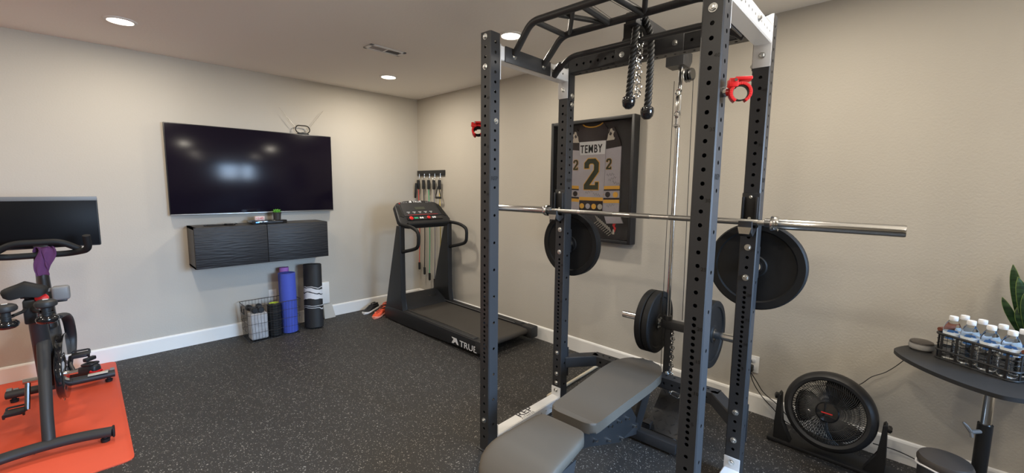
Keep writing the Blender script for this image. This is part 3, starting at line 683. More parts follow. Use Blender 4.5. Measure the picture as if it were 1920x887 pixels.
# white side beams, top and bottom
def side_beam(y, z0, z1, name, logo=None):
    x0, x1 = S/2, RD-S/2; zc_ = (z0+z1)/2
    hs = [x0+.06+k*.0508 for k in range(11)]
    o = square_tube((0, y, zc_), (1, 0, 0), (0, 0, 1), (0, 1, 0), x0+.004, x1-.004, [], hs, sx=z1-z0, sy=S, r=.006, m=m_white, name=name, parent=rack)
    return o
for y in (0, -RW):
    inn = -1 if y == 0 else 1
    o = side_beam(y, ZH+65.8*I, ZH+68.8*I, 'side_beam')
    # end flanges wrapping the front face of the back post and the rear face of the front post
    for xx, sg in ((S/2+.002, 1), (RD-S/2-.002, -1)):
        f = G().box((xx, y, ZH+65.4*I), (.005, S, .185), .002).build('end_flange', m_white, rack)
        bolt(rack, (xx+sg*.002, y, ZH+64*I-.004), (sg, 0, 0)); 
    o = side_beam(y, .005, .005+3*I, 'side_beam')
    for xx, sg in ((S/2+.002, 1), (RD-S/2-.002, -1)):
        G().box((xx, y, .072), (.005, S, .145), .002).build('end_flange', m_white, rack)
        bolt(rack, (xx+sg*.003, y, .118), (sg, 0, 0))
    g = G(); g.text('REP', .070, (.30, y-.026, .0817), (0, 1, 0), (-1, 0, 0), .0003, 1.0, bold=.001); g.text('FITNESS', .022, (.345, y-.028, .0817), (0, 1, 0), (-1, 0, 0), .0003, 1.0, space=1.3)
    # lettering runs along the beam so it reads from the side
    g.bm.free(); g = G(); g.text('REP', .075, (.27, y-.010, .0817), (1, 0, 0), (0, 1, 0), .0003, 1.15, bold=.001); g.text('FITNESS', .024, (.27, y-.034, .0817), (1, 0, 0), (0, 1, 0), .0003, 1.15, space=1.25)
    g.build('beam_lettering', m_logo_grey, rack)
    # black pull-up mounting plate on the inner face of the top beam
    yy = y+inn*(S/2+.004)
    g = G(); g.box((.27, yy, ZH+67.2*I), (.40, .008, .082), .002); g.build('mounting_plate', m_steel_black, rack)
    for xx in (.14, .40): bolt(rack, (xx, yy+inn*.004, ZH+67.2*I), (0, inn, 0)); bolt(rack, (xx, y-inn*S/2, ZH+67.2*I), (0, -inn, 0))
    # white triangular gusset on top at the back post
    G().prism([(RD-.038-.14, 0), (RD-.04, 0), (RD-.04, .055)], (0, y+.0 if inn < 0 else y-.034, ZH+68.8*I), (1, 0, 0), (0, 0, 1), .004).build('gusset', m_white, rack)
    # bracket plates on the back post side for top crossmember
    G().box((RD, y-inn*-0+inn*(S/2+.002), ZH+65*I), (.06, .005, .18), .001).build('bracket_plate', m_steel_black, rack)
    bolt(rack, (RD, y+inn*(S/2+.004), ZH+62.5*I), (0, inn, 0)); bolt(rack, (RD, y+inn*(S/2+.004), ZH+60.3*I), (0, inn, 0))
# rear top crossmember
hs = [-.10-k*.0508 for k in range(19)]
square_tube((RD, 0, ZH+69.5*I), (0, 1, 0), (1, 0, 0), (0, 0, 1), -RW+S/2, -S/2, hs, hs, sx=S, sy=.089, m=m_steel_black, name='top_crossmember', parent=rack)
YC = -RW/2
G().box((RD-S/2-.004, YC, ZH+69.7*I), (.008, .40, .10), .002).build('logo_plate', m_steel_black, rack)
g = G(); g.text('REP', .085, (RD-S/2-.0085, YC+.10, ZH+68.5*I), (0, -1, 0), (0, 0, 1), .0004, 1.1, bold=.002); g.build('plate_lettering', m_dark_steel, rack)
for dy in (.155, -.155): bolt(rack, (RD-S/2-.008, YC+dy, ZH+69.5*I), (-1, 0, 0))
# multi-grip pull-up bar
zb = 2.40; zs_ = ZH+67.2*I; XA, XB = .125, .40; yl, yr = -.175, -RW+.175
g = G()
for x_ in (XA, XB):
    xe = x_+(.015 if x_ == XA else .0)
    g.tube(fillet([(xe, -S/2-.008, zs_+.01), (x_, yl, zb), (x_, yr, zb), (xe, -RW+S/2+.008, zs_+.01)], .05, 6), .0185, 16)
for y_ in (yl-.02, yr+.02): g.cyl((XA, y_, zb), (XB, y_, zb), .015)
for s_ in (1, -1):
    Y = lambda d: YC+s_*d
    g.cyl((XA, Y(.135), zb), (XB, Y(.345), zb), .013)
    g.cyl((XA, Y(.08), zb), (XB, Y(.095), zb), .017); g.cyl((XA, Y(-.04), zb), (XB, Y(-.06), zb), .001)
    g.cyl((XA, Y(.24), zb), (XB, Y(.10), zb), .013)
g.build('pull_up_bar', m_steel_black, rack)
g = G(); xc = .47; zc2 = 2.30
g.tube(fillet([(xc+.04, -S/2-.002, zs_-.03), (xc, yl-.01, zc2), (xc, yr+.01, zc2), (xc+.04, -RW+S/2+.002, zs_-.03)], .05, 6), .015, 16)
g.cyl((xc+.04, -S/2-.002, zs_-.03), (xc+.017, -.11, zs_+.022), .020); g.cyl((xc+.04, -RW+S/2+.002, zs_-.03), (xc+.017, -RW+.11, zs_+.022), .020)
g.build('lower_grip_bar', m_steel_black, rack)
g = G(); g.prism([(-.07, -.02), (.07, -.02), (.045, .03), (.045, .10), (-.045, .10), (-.045, .03)], (xc+.004, YC, 2.30), (0, -1, 0), (0, 0, 1), .008); g.build('hanger_plate', m_steel_black, rack)
# lat tower
LX, LY = 1.04, -.615
G().box((.755, -.60, 2.395), (.71, .06, .06), .004).build('pulley_arm', m_steel_black, rack)
G().lathe([(.045, -.012), (.05, -.010), (.040, 0), (.05, .010), (.045, .012)], (.52, -.575, 2.33), (0, 1, 0), 28).build('pulley', m_dark_steel, rack)
g = G(); g.prism([(-.07, .0), (.07, .0), (.07, -.05), (.035, -.09), (-.07, -.09)], (LX, -.60-.055, 2.37), (1, 0, 0), (0, 0, 1), -.11, .003); g.build('tower_head', m_steel_black, rack)
for dy in (-.028,):
    G().lathe([(.038, -.010), (.044, -.008), (.034, 0), (.044, .008), (.038, .010)], (LX-.02, -.665, 2.225), (.08, 1, 0), 28).lathe([(.012, -.014), (.012, .014)], (LX-.02, -.665, 2.225), (.08, 1, 0), 16).lathe([(.034, -.008), (.038, 0), (.034, .008)], (LX-.02, -.69, 2.225), (.08, 1, 0), 24).build('pulley', m_dark_steel, rack)
    G().lathe([(.042, -.010), (.048, -.008), (.038, 0), (.048, .008), (.042, .010)], (.62, -.565, .30), (.15, 1, 0), 28).build('pulley', m_black_gloss, rack)
G().cyl((LX, LY, .60), (LX, LY, 2.30), .0145, seg=20).build('guide_rod', m_chrome, rack)
square_tube((LX+.005, -.628, 0), (0, 0, 1), (1, 0, 0), (0, 1, 0), .31, .66, [], [.33+.0254*k for k in range(12)], sx=.045, sy=.045, r=.006, m=m_steel_black, name='tower_post', parent=rack)
g = G(); g.cyl((LX-.03, -.59, .8), (LX-.02, -.585, 2.2), .002, seg=8); g.build('cable', m_cable, rack)
G().cyl((LX, -.71, .70), (LX-.02, -.70, 2.2), .002, seg=8).build('cable', m_cable, rack)
G().cyl((LX-.03, -.59, .8), (LX-.03, -.60, .36), .002, seg=8).build('cable', m_cable, rack)
g = G(); g.box((LX-.02, LY, 2.06), (.03, .022, .10), .004).torus((LX-.02, LY, 2.0), (1, 0, 0), .018, .005, 16, 8).torus((LX-.02, LY, 2.13), (1, 0, 0), .018, .005, 16, 8).cyl((LX-.02, LY-.02, 1.93), (LX-.02, LY+.02, 1.93), .009).box((LX-.02, LY-.013, 1.95), (.02, .004, .07)).box((LX-.02, LY+.013, 1.95), (.02, .004, .07))
g.build('cable_clip', m_chrome, rack)
# weight carriage
CZ = .655
g = G(); g.box((LX, -.72, CZ), (.055, .28, .055), .004); g.cyl((LX, LY, CZ-.02), (LX, LY, CZ+.055), .026); g.build('weight_carriage', m_steel_black, rack)
G().cyl((LX, -.58, CZ), (LX, -.30, CZ), .0235).build('plate_peg', m_chrome, rack)
G().cyl((LX, -.86, CZ), (LX, -1.02, CZ), .0245).build('plate_peg', m_chrome, rack)
g = G()
for dz in (-.05, .05, .0): g.hexbolt((LX-.03, -.56, CZ+dz*.5), (-1, 0, 0), .009, .007)
g.build('carriage_bolts', m_zinc, rack)
g = G()
for k in range(10): g.torus((LX-.045, -.672, .61-k*.03), (1, 0, 0) if k % 2 else (0, 1, 0), .013, .0032, 12, 6)
g.build('chain', m_chrome, rack)
# rear lower crossmember (trapezoid) at z .28-.355
zl = .317
def beam_seg(a, b, name, holes):
    a = Vector((*a, zl)); b = Vector((*b, zl)); d = (b-a).normalized(); sd = d.cross(V(0, 0, 1)); L = (b-a).length
    return square_tube(a, d, sd, V(0, 0, 1), 0, L, holes, holes, sx=S, sy=S, m=m_steel_black, name=name, parent=rack)
beam_seg((RD+.03, -.012), (.925, -.165), 'lower_crossmember', [])
beam_seg((.925, -.145), (.925, -.99), 'lower_crossmember', [.07+.0508*k for k in range(16)])
beam_seg((.925, -.97), (RD+.03, -RW+.012), 'lower_crossmember', [])
for y in (0, -RW): G().box((RD+S/2+.003, y, ZH-9*I), (.006, S+.008, .21), .002).build('bracket_plate', m_steel_black, rack)
bolt(rack, (LX-.075, -.66, zl+S/2), (0, 0, 1))
# plate storage pegs behind back posts
for y in (0, -RW):
    G().box((RD+S/2+.004, y, hz(24)-.03), (.008, S, .16), .002).build('peg_base', m_steel_black, rack)
    G().cyl((RD+S/2, y, 1.15), (RD+.26, y, 1.15), .0245).build('plate_peg', m_chrome, rack)
# low row foot plate
R3 = Matrix.Rotation(math.radians(-38), 3, 'Y')
g = G(); g.box((.90, -.72, .135), (.30, .21, .006), .001, rot=R3); g.box((.90, -.825, .12), (.30, .006, .05), .001, rot=R3)
for i in range(6):
    for j in range(5): g.box(V(.90, -.72, .135)+R3@V(-.12+.048*i, -.08+.04*j, .004), (.024, .006, .002), rot=R3@Matrix.Rotation(.8 if (i+j) % 2 else -.8, 3, 'Z'))
g.build('foot_plate', m_steel_black, rack)
square_tube((0, -.62, .055), (1, 0, 0), (0, 1, 0), (0, 0, 1), .77, .92, [], [], sx=.05, sy=.05, m=m_steel_black, name='row_base', parent=rack)

# carabiners on the low row cable
def carabiner(loc, rot, lab, L=.075, wd=.03):
    g = G(); g.tube(fillet([(-wd/2, 0, 0), (wd/2, 0, 0), (wd*.35, 0, L), (-wd*.35, 0, L)], .012, 4, True), .0035, 8, closed=True); g.cyl((0, 0, L), (0, 0, L+.02), .006)
    o = g.build('carabiner', m_chrome); tag(o, lab, 'carabiner', 'carabiners of the cable station', loc); o.rotation_euler = rot; return o
carabiner(rk(.60, -.56, .175), (0, .15, PHI+.9), 'chrome carabiner hanging under the bench pad from a black pulley')
carabiner(rk(.82, -.80, .30), (0, -1.1, PHI-.5), 'chrome carabiner clipped near the rear crossmember behind the foot plate')

# j-cups
def jcup(y, lab):
    t = empty('j_cup', lab, 'j-cup', rk(RD-S/2, y, 1.37), PHI, 'j-cups holding the barbell')
    g = G(); g.box((-.006, 0, .07), (.012, .078, .17), .004); g.box((-.016, .030, .06), (.03, .010, .15), .003); g.box((-.016, -.030, .06), (.03, .010, .15), .003)
    g.build('backing', m_black, t)
    g = G(); g.prism([(-.002, -.03), (-.05, -.055), (-.085, -.035), (-.085, .02), (-.072, .02), (-.068, -.008), (-.055, -.016), (-.01, -.016), (-.002, -.01)], (0, -.030, 0), (1, 0, 0), (0, 0, 1), -.060, .002); g.build('cradle', m_steel_black, t)
    g = G(); g.prism([(-.03, -.02), (.03, -.02), (.022, -.052), (-.022, -.052)], (-.0865, 0, .012), (0, -1, 0), (0, 0, 1), .003); g.text('REP', .022, (-.0902, .022, -.033), (0, -1, 0), (0, 0, 1), .0004, 1.0); g.build('badge', m_steel, t)
    g = G(); g.hexbolt((-.013, .0, .135), (-1, 0, 0), .006, .005); g.hexbolt((-.013, .0, .03), (-1, 0, 0), .006, .005); g.build('screws', m_zinc, t)
jcup(0, 'black j-cup on the back left post cradling the barbell')
jcup(-RW, 'black j-cup on the back right post cradling the barbell')

# barbell
t = empty('barbell', 'long chrome olympic barbell resting across the rack without plates', 'barbell', rk(RD-S/2-.04, YC-.016, 1.384), PHI)
G().cyl((0, -.655, 0), (0, .655, 0), .0142, seg=24).build('shaft', m_steel, t)
m_knurl = mat('knurled_steel', (.33, .32, .30), .42, 1, bump=(900, .6, .0006))
for a, b_ in ((-.60, -.42), (-.40, -.17), (.17, .40), (.42, .60), (-.06, .06)): G().cyl((0, a, 0), (0, b_, 0), .0147, seg=24).build('knurling', m_knurl, t)
for s_ in (-1, 1):
    G().lathe([(.0145, .655), (.034, .655), (.037, .660), (.037, .678), (.034, .685), (.025, .687), (.025, 1.115), (.023, 1.121), (.017, 1.122), (.017, 1.119), (0, 1.119)], (0, 0, 0), (0, s_, 0), 32).build('sleeve', m_chrome, t)
    G().lathe([(.017, .628), (.022, .63), (.022, .655), (.017, .655)], (0, 0, 0), (0, s_, 0), 24).build('bushing', m_dark_steel, t)

# bumper plates: axis = local x
def plate(lab, loc, rz, r=.225, th=.055, txt=None):
    t = empty('bumper_plate', lab, 'weight plate', loc, rz, 'black bumper plates')
    h = th/2
    prof = [(.026, -h+.004), (.05, -h+.004), (.056, -h+.010), (.085, -h+.012), (.10, -h+.010), (r*.80, -h+.009), (r*.83, -h+.001), (r*.97, -h), (r, -h+.006), (r, h-.006), (r*.97, h), (r*.83, h-.001), (r*.80, h-.009), (.10, h-.010), (.085, h-.012), (.056, h-.010), (.05, h-.004), (.026, h-.004), (.026, -h+.004)]
    G().lathe(prof, (0, 0, 0), (1, 0, 0), 64, cap=False).build('disc', m_rubber, t)
    G().lathe([(.0255, -h+.003), (.034, -h+.003), (.034, -h+.006)], (0, 0, 0), (1, 0, 0), 32, cap=False).lathe([(.0255, -h+.003), (.0255, h-.003)], (0, 0, 0), (1, 0, 0), 32, cap=False).lathe([(.034, h-.006), (.034, h-.003), (.0255, h-.003)], (0, 0, 0), (1, 0, 0), 32, cap=False).build('hub_ring', m_dark_steel, t)
    return t
plate('black bumper plate stored behind the back left rack post', rk(RD+.10, 0, 1.150-.001), PHI)
plate('black bumper plate stored behind the back right rack post', rk(RD+.085, -RW-.015, 1.150-.001), PHI, .225, .05)
P90 = PHI+PI/2
plate('outer black plate at the left end of the cable carriage', rk(LX, -.50, CZ), P90, .207, .045)
plate('inner black plate on the left of the cable carriage beside the chrome rod', rk(LX, -.548, CZ), P90, .207, .045)
plate('black plate at the right end of the cable carriage near the back right post', rk(LX, -.89, CZ), P90, .207, .045)

# triceps rope
TRX, TRY = .47, -.60
t = empty('triceps_rope', 'black twisted rope with two ball ends draped over the pull-up bar', 'cable rope', rk(TRX, TRY-.03, 2.37), PHI)
pth = []
A_ = V(-.028, .045, -.365); B_ = V(.024, -.035, -.42)
ctrl = [A_, V(-.028, .035, -.20), V(-.022, .02, .0), V(-.01, .0, .045), V(.01, -.012, .02), V(.02, -.04, -.08), V(.024, -.04, -.3), B_]
def cat(P, n_=10):
    out = []
    Q = [P[0]]+P+[P[-1]]
    for i in range(1, len(Q)-2):
        p0, p1, p2, p3 = Q[i-1:i+3]
        for k in range(n_):
            u = k/n_; out.append(.5*((2*p1)+(p2-p0)*u+(2*p0-5*p1+4*p2-p3)*u*u+(3*p1-p0-3*p2+p3)*u**3))
    out.append(P[-1]); return out
core = cat(ctrl, 26); g = G(); Ltot = 0; ds = [0]
for a, b_ in zip(core, core[1:]): ds.append(ds[-1]+(b_-a).length)
for st in range(3):
    pts = []; x = None
    for i, p in enumerate(core):
        tg = (core[min(i+1, len(core)-1)]-core[max(i-1, 0)]).normalized()
        if x is None: x, y = frame_for(tg)
        else: x = (x-tg*x.dot(tg)).normalized(); y = tg.cross(x)
        an = ds[i]/.07*2*PI+st*2*PI/3; pts.append(p+x*(math.cos(an)*.0105)+y*(math.sin(an)*.0105))
    g.tube(pts, .0092, 8)
g.build('rope', m_rope, t, 60)
for E_ in (A_, B_): G().lathe([(.026, .012), (.033, .006), (.035, -.014), (.030, -.036), (.016, -.050), (0, -.053)], E_, (0, 0, 1), 24).lathe([(.026, .012), (0, .012)], E_, (0, 0, 1), 24).build('end_ball', m_black_gloss, t)
g = G()
for k in range(9): g.torus((-.002+.004*math.sin(k), .006, -.05-k*.036), (1, 0, 0) if k % 2 else (.4, 1, 0), .014, .0034, 12, 6)
for k in range(8): g.torus((-.014, .012, -.10-k*.036), (1, .3, 0) if k % 2 else (.1, 1, 0), .012, .0032, 12, 6)
g.tube(fillet([(0, .0, -.02), (.0, .016, -.03), (0, .010, -.11), (0, -.006, -.11)], .008, 4, True), .0035, 8, closed=True)
g.build('chain', m_chrome, t)

# red collar clamps
def clamp(loc, rz, lab, ry=0):
    t = empty('collar_clamp', lab, 'barbell clamp', loc, rz, 'red barbell clamps'); t.rotation_euler = (0, ry, rz)
    g = G(); pts = []
    for k in range(22):
        a = math.radians(-60+300*k/21); pts.append((0, .031*math.cos(a), .031*math.sin(a)))
    for i in range(21):
        a, b_ = Vector(pts[i]), Vector(pts[i+1]); m_ = (a+b_)/2; d = (b_-a); g.box(m_, (.034, d.length*1.15, .010), .001, rot=Matrix.Rotation(math.atan2(d.z, d.y), 3, 'X'))
    g.build('ring_body', m_red, t)
    G().lathe([(.0265, -.012), (.0265, .012), (.0245, .012), (.0245, -.012)], (0, 0, 0), (1, 0, 0), 28, cap=False).build('rubber_lining', m_black, t)
    g = G(); g.box((0, -.005, .046), (.05, .055, .012), .004); g.box((-.017, .025, .034), (.008, .03, .03), .003); g.box((.017, .025, .034), (.008, .03, .03), .003); g.build('lever', m_red, t)
    G().cyl((-.028, .02, .040), (.028, .02, .040), .005).build('pin', m_chrome, t)
    return t
clamp(rk(-.005, .088, 1.845), PHI+.7, 'red barbell clamp stuck on the left side of the front left post', .5)
clamp(rk(.0, -RW-.095, 1.875), PHI+.45, 'red barbell clamp stuck on the right side of the front right post')
g = G(); g.lathe([(.018, 0), (.018, .014), (.012, .022), (0, .022)], (0, 0, 0), (0, -1, 0), 20); o = g.build('magnet_hook', m_chrome)
tag(o, 'chrome round magnet holding the red clamp on the front right post', 'magnet', None, rk(.0, -RW-S/2, 1.885), PHI)

# ------------------------------------------------------------------ weight bench
t = empty('weight_bench', 'adjustable weight bench with charcoal vinyl back pad and seat inside the rack', 'weight bench', rk(.15, -.59, 0), PHI+.025)
def bp2(x, y): return (x-.15, y+.59)
back = [(-.052, -.68), (-.052, -.52), (-.035, -.478), (.0, -.466), (.25, -.452), (.55, -.435), (.70, -.440), (.79, -.475), (.845, -.53), (.862, -.592), (.845, -.655), (.79, -.71), (.70, -.745), (.55, -.748), (.25, -.735), (.0, -.728), (-.035, -.718)]
PZ = .455
def pad(poly, z, th, name, bev=.016):
    g = G(); g.prism([bp2(*p) for p in poly], (0, 0, z-th), (1, 0, 0), (0, 1, 0), th, bev); return g.build(name, m_vinyl, t, 50)
fl = lambda P: [tuple(q) for q in [(v.x, v.y) for v in fillet([V(p[0], p[1], 0) for p in P], .03, 3, True)]]
pad(fl(back), PZ, .052, 'back_pad', .012)
G().prism([bp2(*p) for p in [(-.02, -.69), (-.02, -.50), (.6, -.47), (.75, -.52), (.8, -.59), (.75, -.67), (.6, -.71)]], (0, 0, PZ-.066), (1, 0, 0), (0, 1, 0), .016).build('pad_board', m_black, t)
# seat pad with rolled front
g = G(); rows = []
for k in range(15):
    u = k/14; x = -.118-.44*u; hw_ = .132+.042*u**.8
    if u > .80: hw_ -= .06*((u-.80)/.20)**2.2
    if u < .06: hw_ -= .014
    zt = PZ+.004-.105*max(0, (u-.62)/.38)**2.1; zb_ = PZ-.055-.065*max(0, (u-.7)/.3)**1.5
    ring = []
    for q in range(24):
        a = 2*PI*q/24; cy = math.copysign(abs(math.cos(a))**.32, math.cos(a)); cz_ = math.copysign(abs(math.sin(a))**.32, math.sin(a))
        ring.append(g.bm.verts.new((*bp2(x, -.600+cy*hw_-.012*u), (zt+zb_)/2+cz_*(zt-zb_)/2)))
    rows.append(ring)
for A, B in zip(rows, rows[1:]):
    for q in range(24): g.bm.faces.new((A[q], A[(q+1) % 24], B[(q+1) % 24], B[q]))
g.bm.faces.new(rows[0]); g.bm.faces.new(list(reversed(rows[-1]))); g.build('seat_pad', m_vinyl, t, 50)
def bench_tube(a, b_, sx_=.06, sy_=.06, name='frame', bev=.004, m=m_steel_black):
    a = Vector(a); b_ = Vector(b_); d = b_-a; q = d.to_track_quat('X', 'Z').to_matrix()
    return G().box((a+b_)/2, (d.length, sx_, sy_), bev, rot=q).build(name, m, t)
B2 = lambda x, y, z: (*bp2(x, y), z)
bench_tube(B2(.30, -.60, .20), B2(.69, -.595, .075), .06, .07, 'main_beam')
bench_tube(B2(.69, -.33, .045), B2(.69, -.86, .045), .06, .06, 'rear_foot')
bench_tube(B2(-.46, -.38, .035), B2(-.46, -.84, .035), .06, .06, 'front_foot')
G().box(B2(-.46, -.36, .03), (.085, .03, .06), .004).box(B2(-.46, -.86, .03), (.085, .03, .06), .004).build('rubber_feet', m_rubber, t)
bench_tube(B2(.34, -.60, .20), B2(-.12, -.60, .34), .06, .06, 'seat_post')
bench_tube(B2(-.46, -.60, .05), B2(-.30, -.60, .37), .06, .06, 'front_post')
bench_tube(B2(-.42, -.60, .37), B2(.0, -.60, .37), .07, .04, 'seat_rail')
g = G()
for y_ in (-.655, -.545): g.prism([(-.08, .385), (.42, .385), (.56, .215), (.54, .165), (.35, .16), (.04, .285), (-.08, .33)], bp2(0, 0) and (bp2(0, y_)[0], bp2(0, y_)[1], 0), (1, 0, 0), (0, 0, 1), .008)
g.build('ladder_plates', m_black, t)
for k, (x_, z_) in enumerate([(.07, .31), (.21, .245), (.36, .185), (.52, .185), (.22, .32), (.32, .30), (.42, .275)]): G().cyl(B2(x_, -.525, z_), B2(x_, -.685, z_), .008, seg=12).build('ladder_pin', m_chrome, t)
bench_tube(B2(.42, -.60, .15), B2(.62, -.60, .385), .05, .03, 'support_arm')
bench_tube(B2(.70, -.60, .06), B2(.74, -.655, .38), .06, .04, 'rear_post')
g = G(); g.prism([(-.02, .02), (.03, -.02), (.14, -.02), (.20, .03), (.22, .11), (-.02, .11)], B2(-.42, -.725, .26), (1, 0, 0), (0, 0, 1), .006); g.build('seat_side_plate', m_steel_black, t)
g = G(); g.text('REP', .06, Vector(B2(-.38, -.732, .285)), (1, 0, 0), (0, 0, 1), .0006, 1.1, bold=.001); g.build('plate_lettering', m_dark_steel, t)

# pale pole lying on the floor
tag(G().cyl((0, 0, .013), (.86, .02, .013), .0125, seg=12).build('wooden_pole', m_pole), 'pale thin pole lying on the floor behind the back left post', 'pole', None, rk(.72, .112, 0), PHI)

# ------------------------------------------------------------------ bike corner
MX = -3.083
g = G(); g.prism([(v.x, v.y) for v in fillet([V(-5.0, -1.87, 0), V(MX, -1.87, 0), V(MX, -.02, 0), V(-5.0, -.02, 0)], .05, 5, True)], (0, 0, 0), (1, 0, 0), (0, 1, 0), .007, .0015)
tag(g.build('floor_mat', m_mat_red), 'large red rubber mat under the exercise bike', 'mat')
t = empty('exercise_bike', 'black stationary spin bike with large screen standing on the red mat', 'exercise bike', (-3.405, -1.0, .007), -.05)
def foot(y, bow, name):
    pts = [(-.275, y-bow, .055), (-.14, y-bow*.25, .06), (0, y, .062), (.14, y-bow*.25, .06), (.275, y-bow, .055)]
    return G().tube(cat([V(*p) for p in pts], 6), .036, 16, squash=.75).build(name, m_grey_black, t)
f1 = foot(-.50, .04, 'rear_stabilizer'); f2 = foot(.50, -.02, 'front_stabilizer')
for s_ in (-1, 1):
    G().lathe([(.020, -.048), (.022, -.03), (.012, -.028), (.012, 0)], (s_*.24, -.53, .05), (0, 0, 1), 16).build('levelling_foot', m_rubber, t)
    G().lathe([(.020, -.048), (.022, -.03), (.012, -.028), (.012, 0)], (s_*.24, .51, .05), (0, 0, 1), 16).build('levelling_foot', m_rubber, t)
    G().cyl((s_*.25, .545, .065), (s_*.275, .545, .065), .028).cyl((s_*.22, .545, .065), (s_*.245, .545, .065), .02).build('transport_wheel', m_grey_plastic, t)
    G().box((s_*.278, -.54, .055), (.012, .06, .055), .01).build('end_cap', m_rubber, t)
G().box((.185, .490, .0885), (.11, .045, .005), .001).build('sticker', mat('pale_sticker', (.62, .58, .48), .5), t)
G().tube([V(.012, -.49, .06), V(.008, -.42, .20), V(.002, -.27, .42), V(-.005, -.13, .58)], .027, 16, radii=[.028, .027, .028, .030]).build('rear_strut', m_grey_black, t)
G().tube([V(-.012, .02, .26), V(-.012, -.10, .50), V(-.012, -.16, .66), V(-.012, -.18, .72)], .035, 16, radii=[.05, .042, .040, .038]).build('seat_tube', m_grey_black, t)
G().box((-.012, -.215, .80), (.034, .06, .20), .006, rot=Matrix.Rotation(.27, 3, 'X')).build('seat_post', m_dark_steel, t)
G().tube([V(0, .48, .07), V(0, .40, .3), V(0, .24, .52), V(0, .18, .62)], .04, 16, radii=[.05, .035, .045, .045]).build('front_fork', m_grey_black, t)
G().tube([V(0, .02, .28), V(0, .20, .56)], .045, 16).build('down_tube', m_grey_black, t)
G().tube([V(0, .17, .58), V(0, .12, .80), V(0, .09, 1.03)], .032, 16, radii=[.04, .034, .028]).build('head_post', m_dark_steel, t)
G().torus((.0, .32, .36), (1, 0, 0), .215, .018, 48, 10).lathe([(.2, -.008), (.2, .008)], (0, .32, .36), (1, 0, 0), 48).lathe([(.04, -.03), (.04, .03)], (0, .32, .36), (1, 0, 0), 24).build('flywheel', m_black_gloss, t)
g = G(); pl = [(.04+.30*math.cos(a), .34+.20*math.sin(a)) for a in [2*PI*k/28 for k in range(28)]]
g.prism(pl, (.035, .0, 0), (0, 1, 0), (0, 0, 1), .035, .008); g.build('drive_cover', m_black_gloss, t)
g = G()
for k in range(5): g.torus((.05, -.04+.0*k, .30), (1, 0, 0), .05+.028*k, .0035, 36, 6)
g.build('cover_rings', m_chrome, t)
g = G(); g.tube(cat([V(.045, .06, .66), V(.065, .20, .64), V(.07, .36, .56), V(.068, .46, .42), V(.06, .42, .30)], 8), .03, 12, radii=None, squash=.45); g.build('flywheel_guard', m_grey_black, t)
G().cyl((-.12, -.02, .30), (.12, -.02, .30), .016).build('crank_axle', m_chrome, t)
G().tube([(.10, -.02, .30), (.085, .01, .34), (.09, .05, .385)], .013, 10).build('crank', m_dark_steel, t)
G().tube([(-.10, -.02, .30), (-.105, -.04, .22), (-.11, -.06, .135)], .013, 10).build('crank', m_dark_steel, t)
for (x_, y_, z_) in ((.135, .05, .385), (-.16, -.06, .135)):
    g = G(); g.box((x_, y_, z_), (.09, .085, .02), .006); g.cyl((x_-math.copysign(.05, x_), y_, z_), (x_, y_, z_), .008)
    for k in (-1, 1): g.tube(fillet([(x_-.04, y_+k*.045, z_-.012), (x_-.04, y_+k*.055, z_+.015), (x_+.04, y_+k*.055, z_+.015), (x_+.04, y_+k*.045, z_-.012)], .01), .006, 8)
    g.build('pedal', m_black, t)
# saddle
g = G(); rows = []
prof = [(-.135, .062, .0), (-.125, .083, .012), (-.09, .092, .018), (-.05, .082, .012), (0, .052, -.002), (.05, .032, -.012), (.10, .024, -.026), (.135, .016, -.040)]
for (y_, w_, dz) in prof:
    ring = []
    for q in range(20):
        a = 2*PI*q/20; cx_ = math.cos(a); s2 = math.sin(a)
        top = .026*(1-.3*(abs(cx_))**4); z_ = .915+dz+(top+.016*math.exp(-((cx_*w_)/.026)**2) if s2 >= 0 else -.022-.012*abs(cx_))*abs(s2)**.45
        ring.append(g.bm.verts.new((-.03+cx_*w_, -.23+y_, z_-.012*abs(cx_)**2)))
    rows.append(ring)
for A, B in zip(rows, rows[1:]):
    for q in range(20): g.bm.faces.new((A[q], A[(q+1) % 20], B[(q+1) % 20], B[q]))
g.bm.faces.new(rows[0]); g.bm.faces.new(list(reversed(rows[-1]))); g.build('saddle', m_rubber, t, 60)
g = G()
for s_ in (-1, 1): g.tube([(-.03+s_*.03, -.33, .905), (-.03+s_*.022, -.25, .88), (-.03+s_*.012, -.14, .90)], .0045, 8)
g.box((-.02, -.24, .868), (.05, .05, .04), .008); g.cyl((-.06, -.24, .87), (.04, -.24, .87), .009); g.build('saddle_clamp', m_black, t)
# handlebars
hbp = fillet([(.225, -.08, 1.195), (.230, -.05, 1.100), (.14, .03, 1.075), (-.14, .03, 1.075), (-.230, -.05, 1.100), (-.225, -.08, 1.195)], .04, 6)
G().tube(hbp, .0195, 14).build('handlebar', m_rubber, t)
G().tube(fillet([(.185, .02, 1.10), (.10, .0, 1.158), (-.10, .0, 1.158), (-.185, .02, 1.10)], .04, 6), .0195, 14).build('handlebar', m_rubber, t)
G().box((0, .07, 1.055), (.05, .06, .07), .01).build('handlebar_stem', m_black, t)
g = G(); g.box((0, .19, 1.268), (.565, .022, .335), .008); g.build('screen_casing', m_grey_black, t)
G().box((0, .1775, 1.258), (.553, .003, .30), .001).build('screen', mat('matte_screen', (.007, .007, .008), .42, spec=.12), t)
G().box((.0, .177, 1.4235), (.565, .004, .027), .001).build('speaker_bar', m_grey_plastic, t)
G().box((0, .19, 1.08), (.07, .05, .12), .01).box((0, .15, 1.06), (.04, .1, .04), .008).build('screen_mount', m_black, t)
G().lathe([(0, 0), (.022, .003), (.029, .015), (.027, .035), (.014, .042), (0, .042)], (.030, -.30, .858), (0, -1, .4), 20).build('resistance_knob', m_red, t)
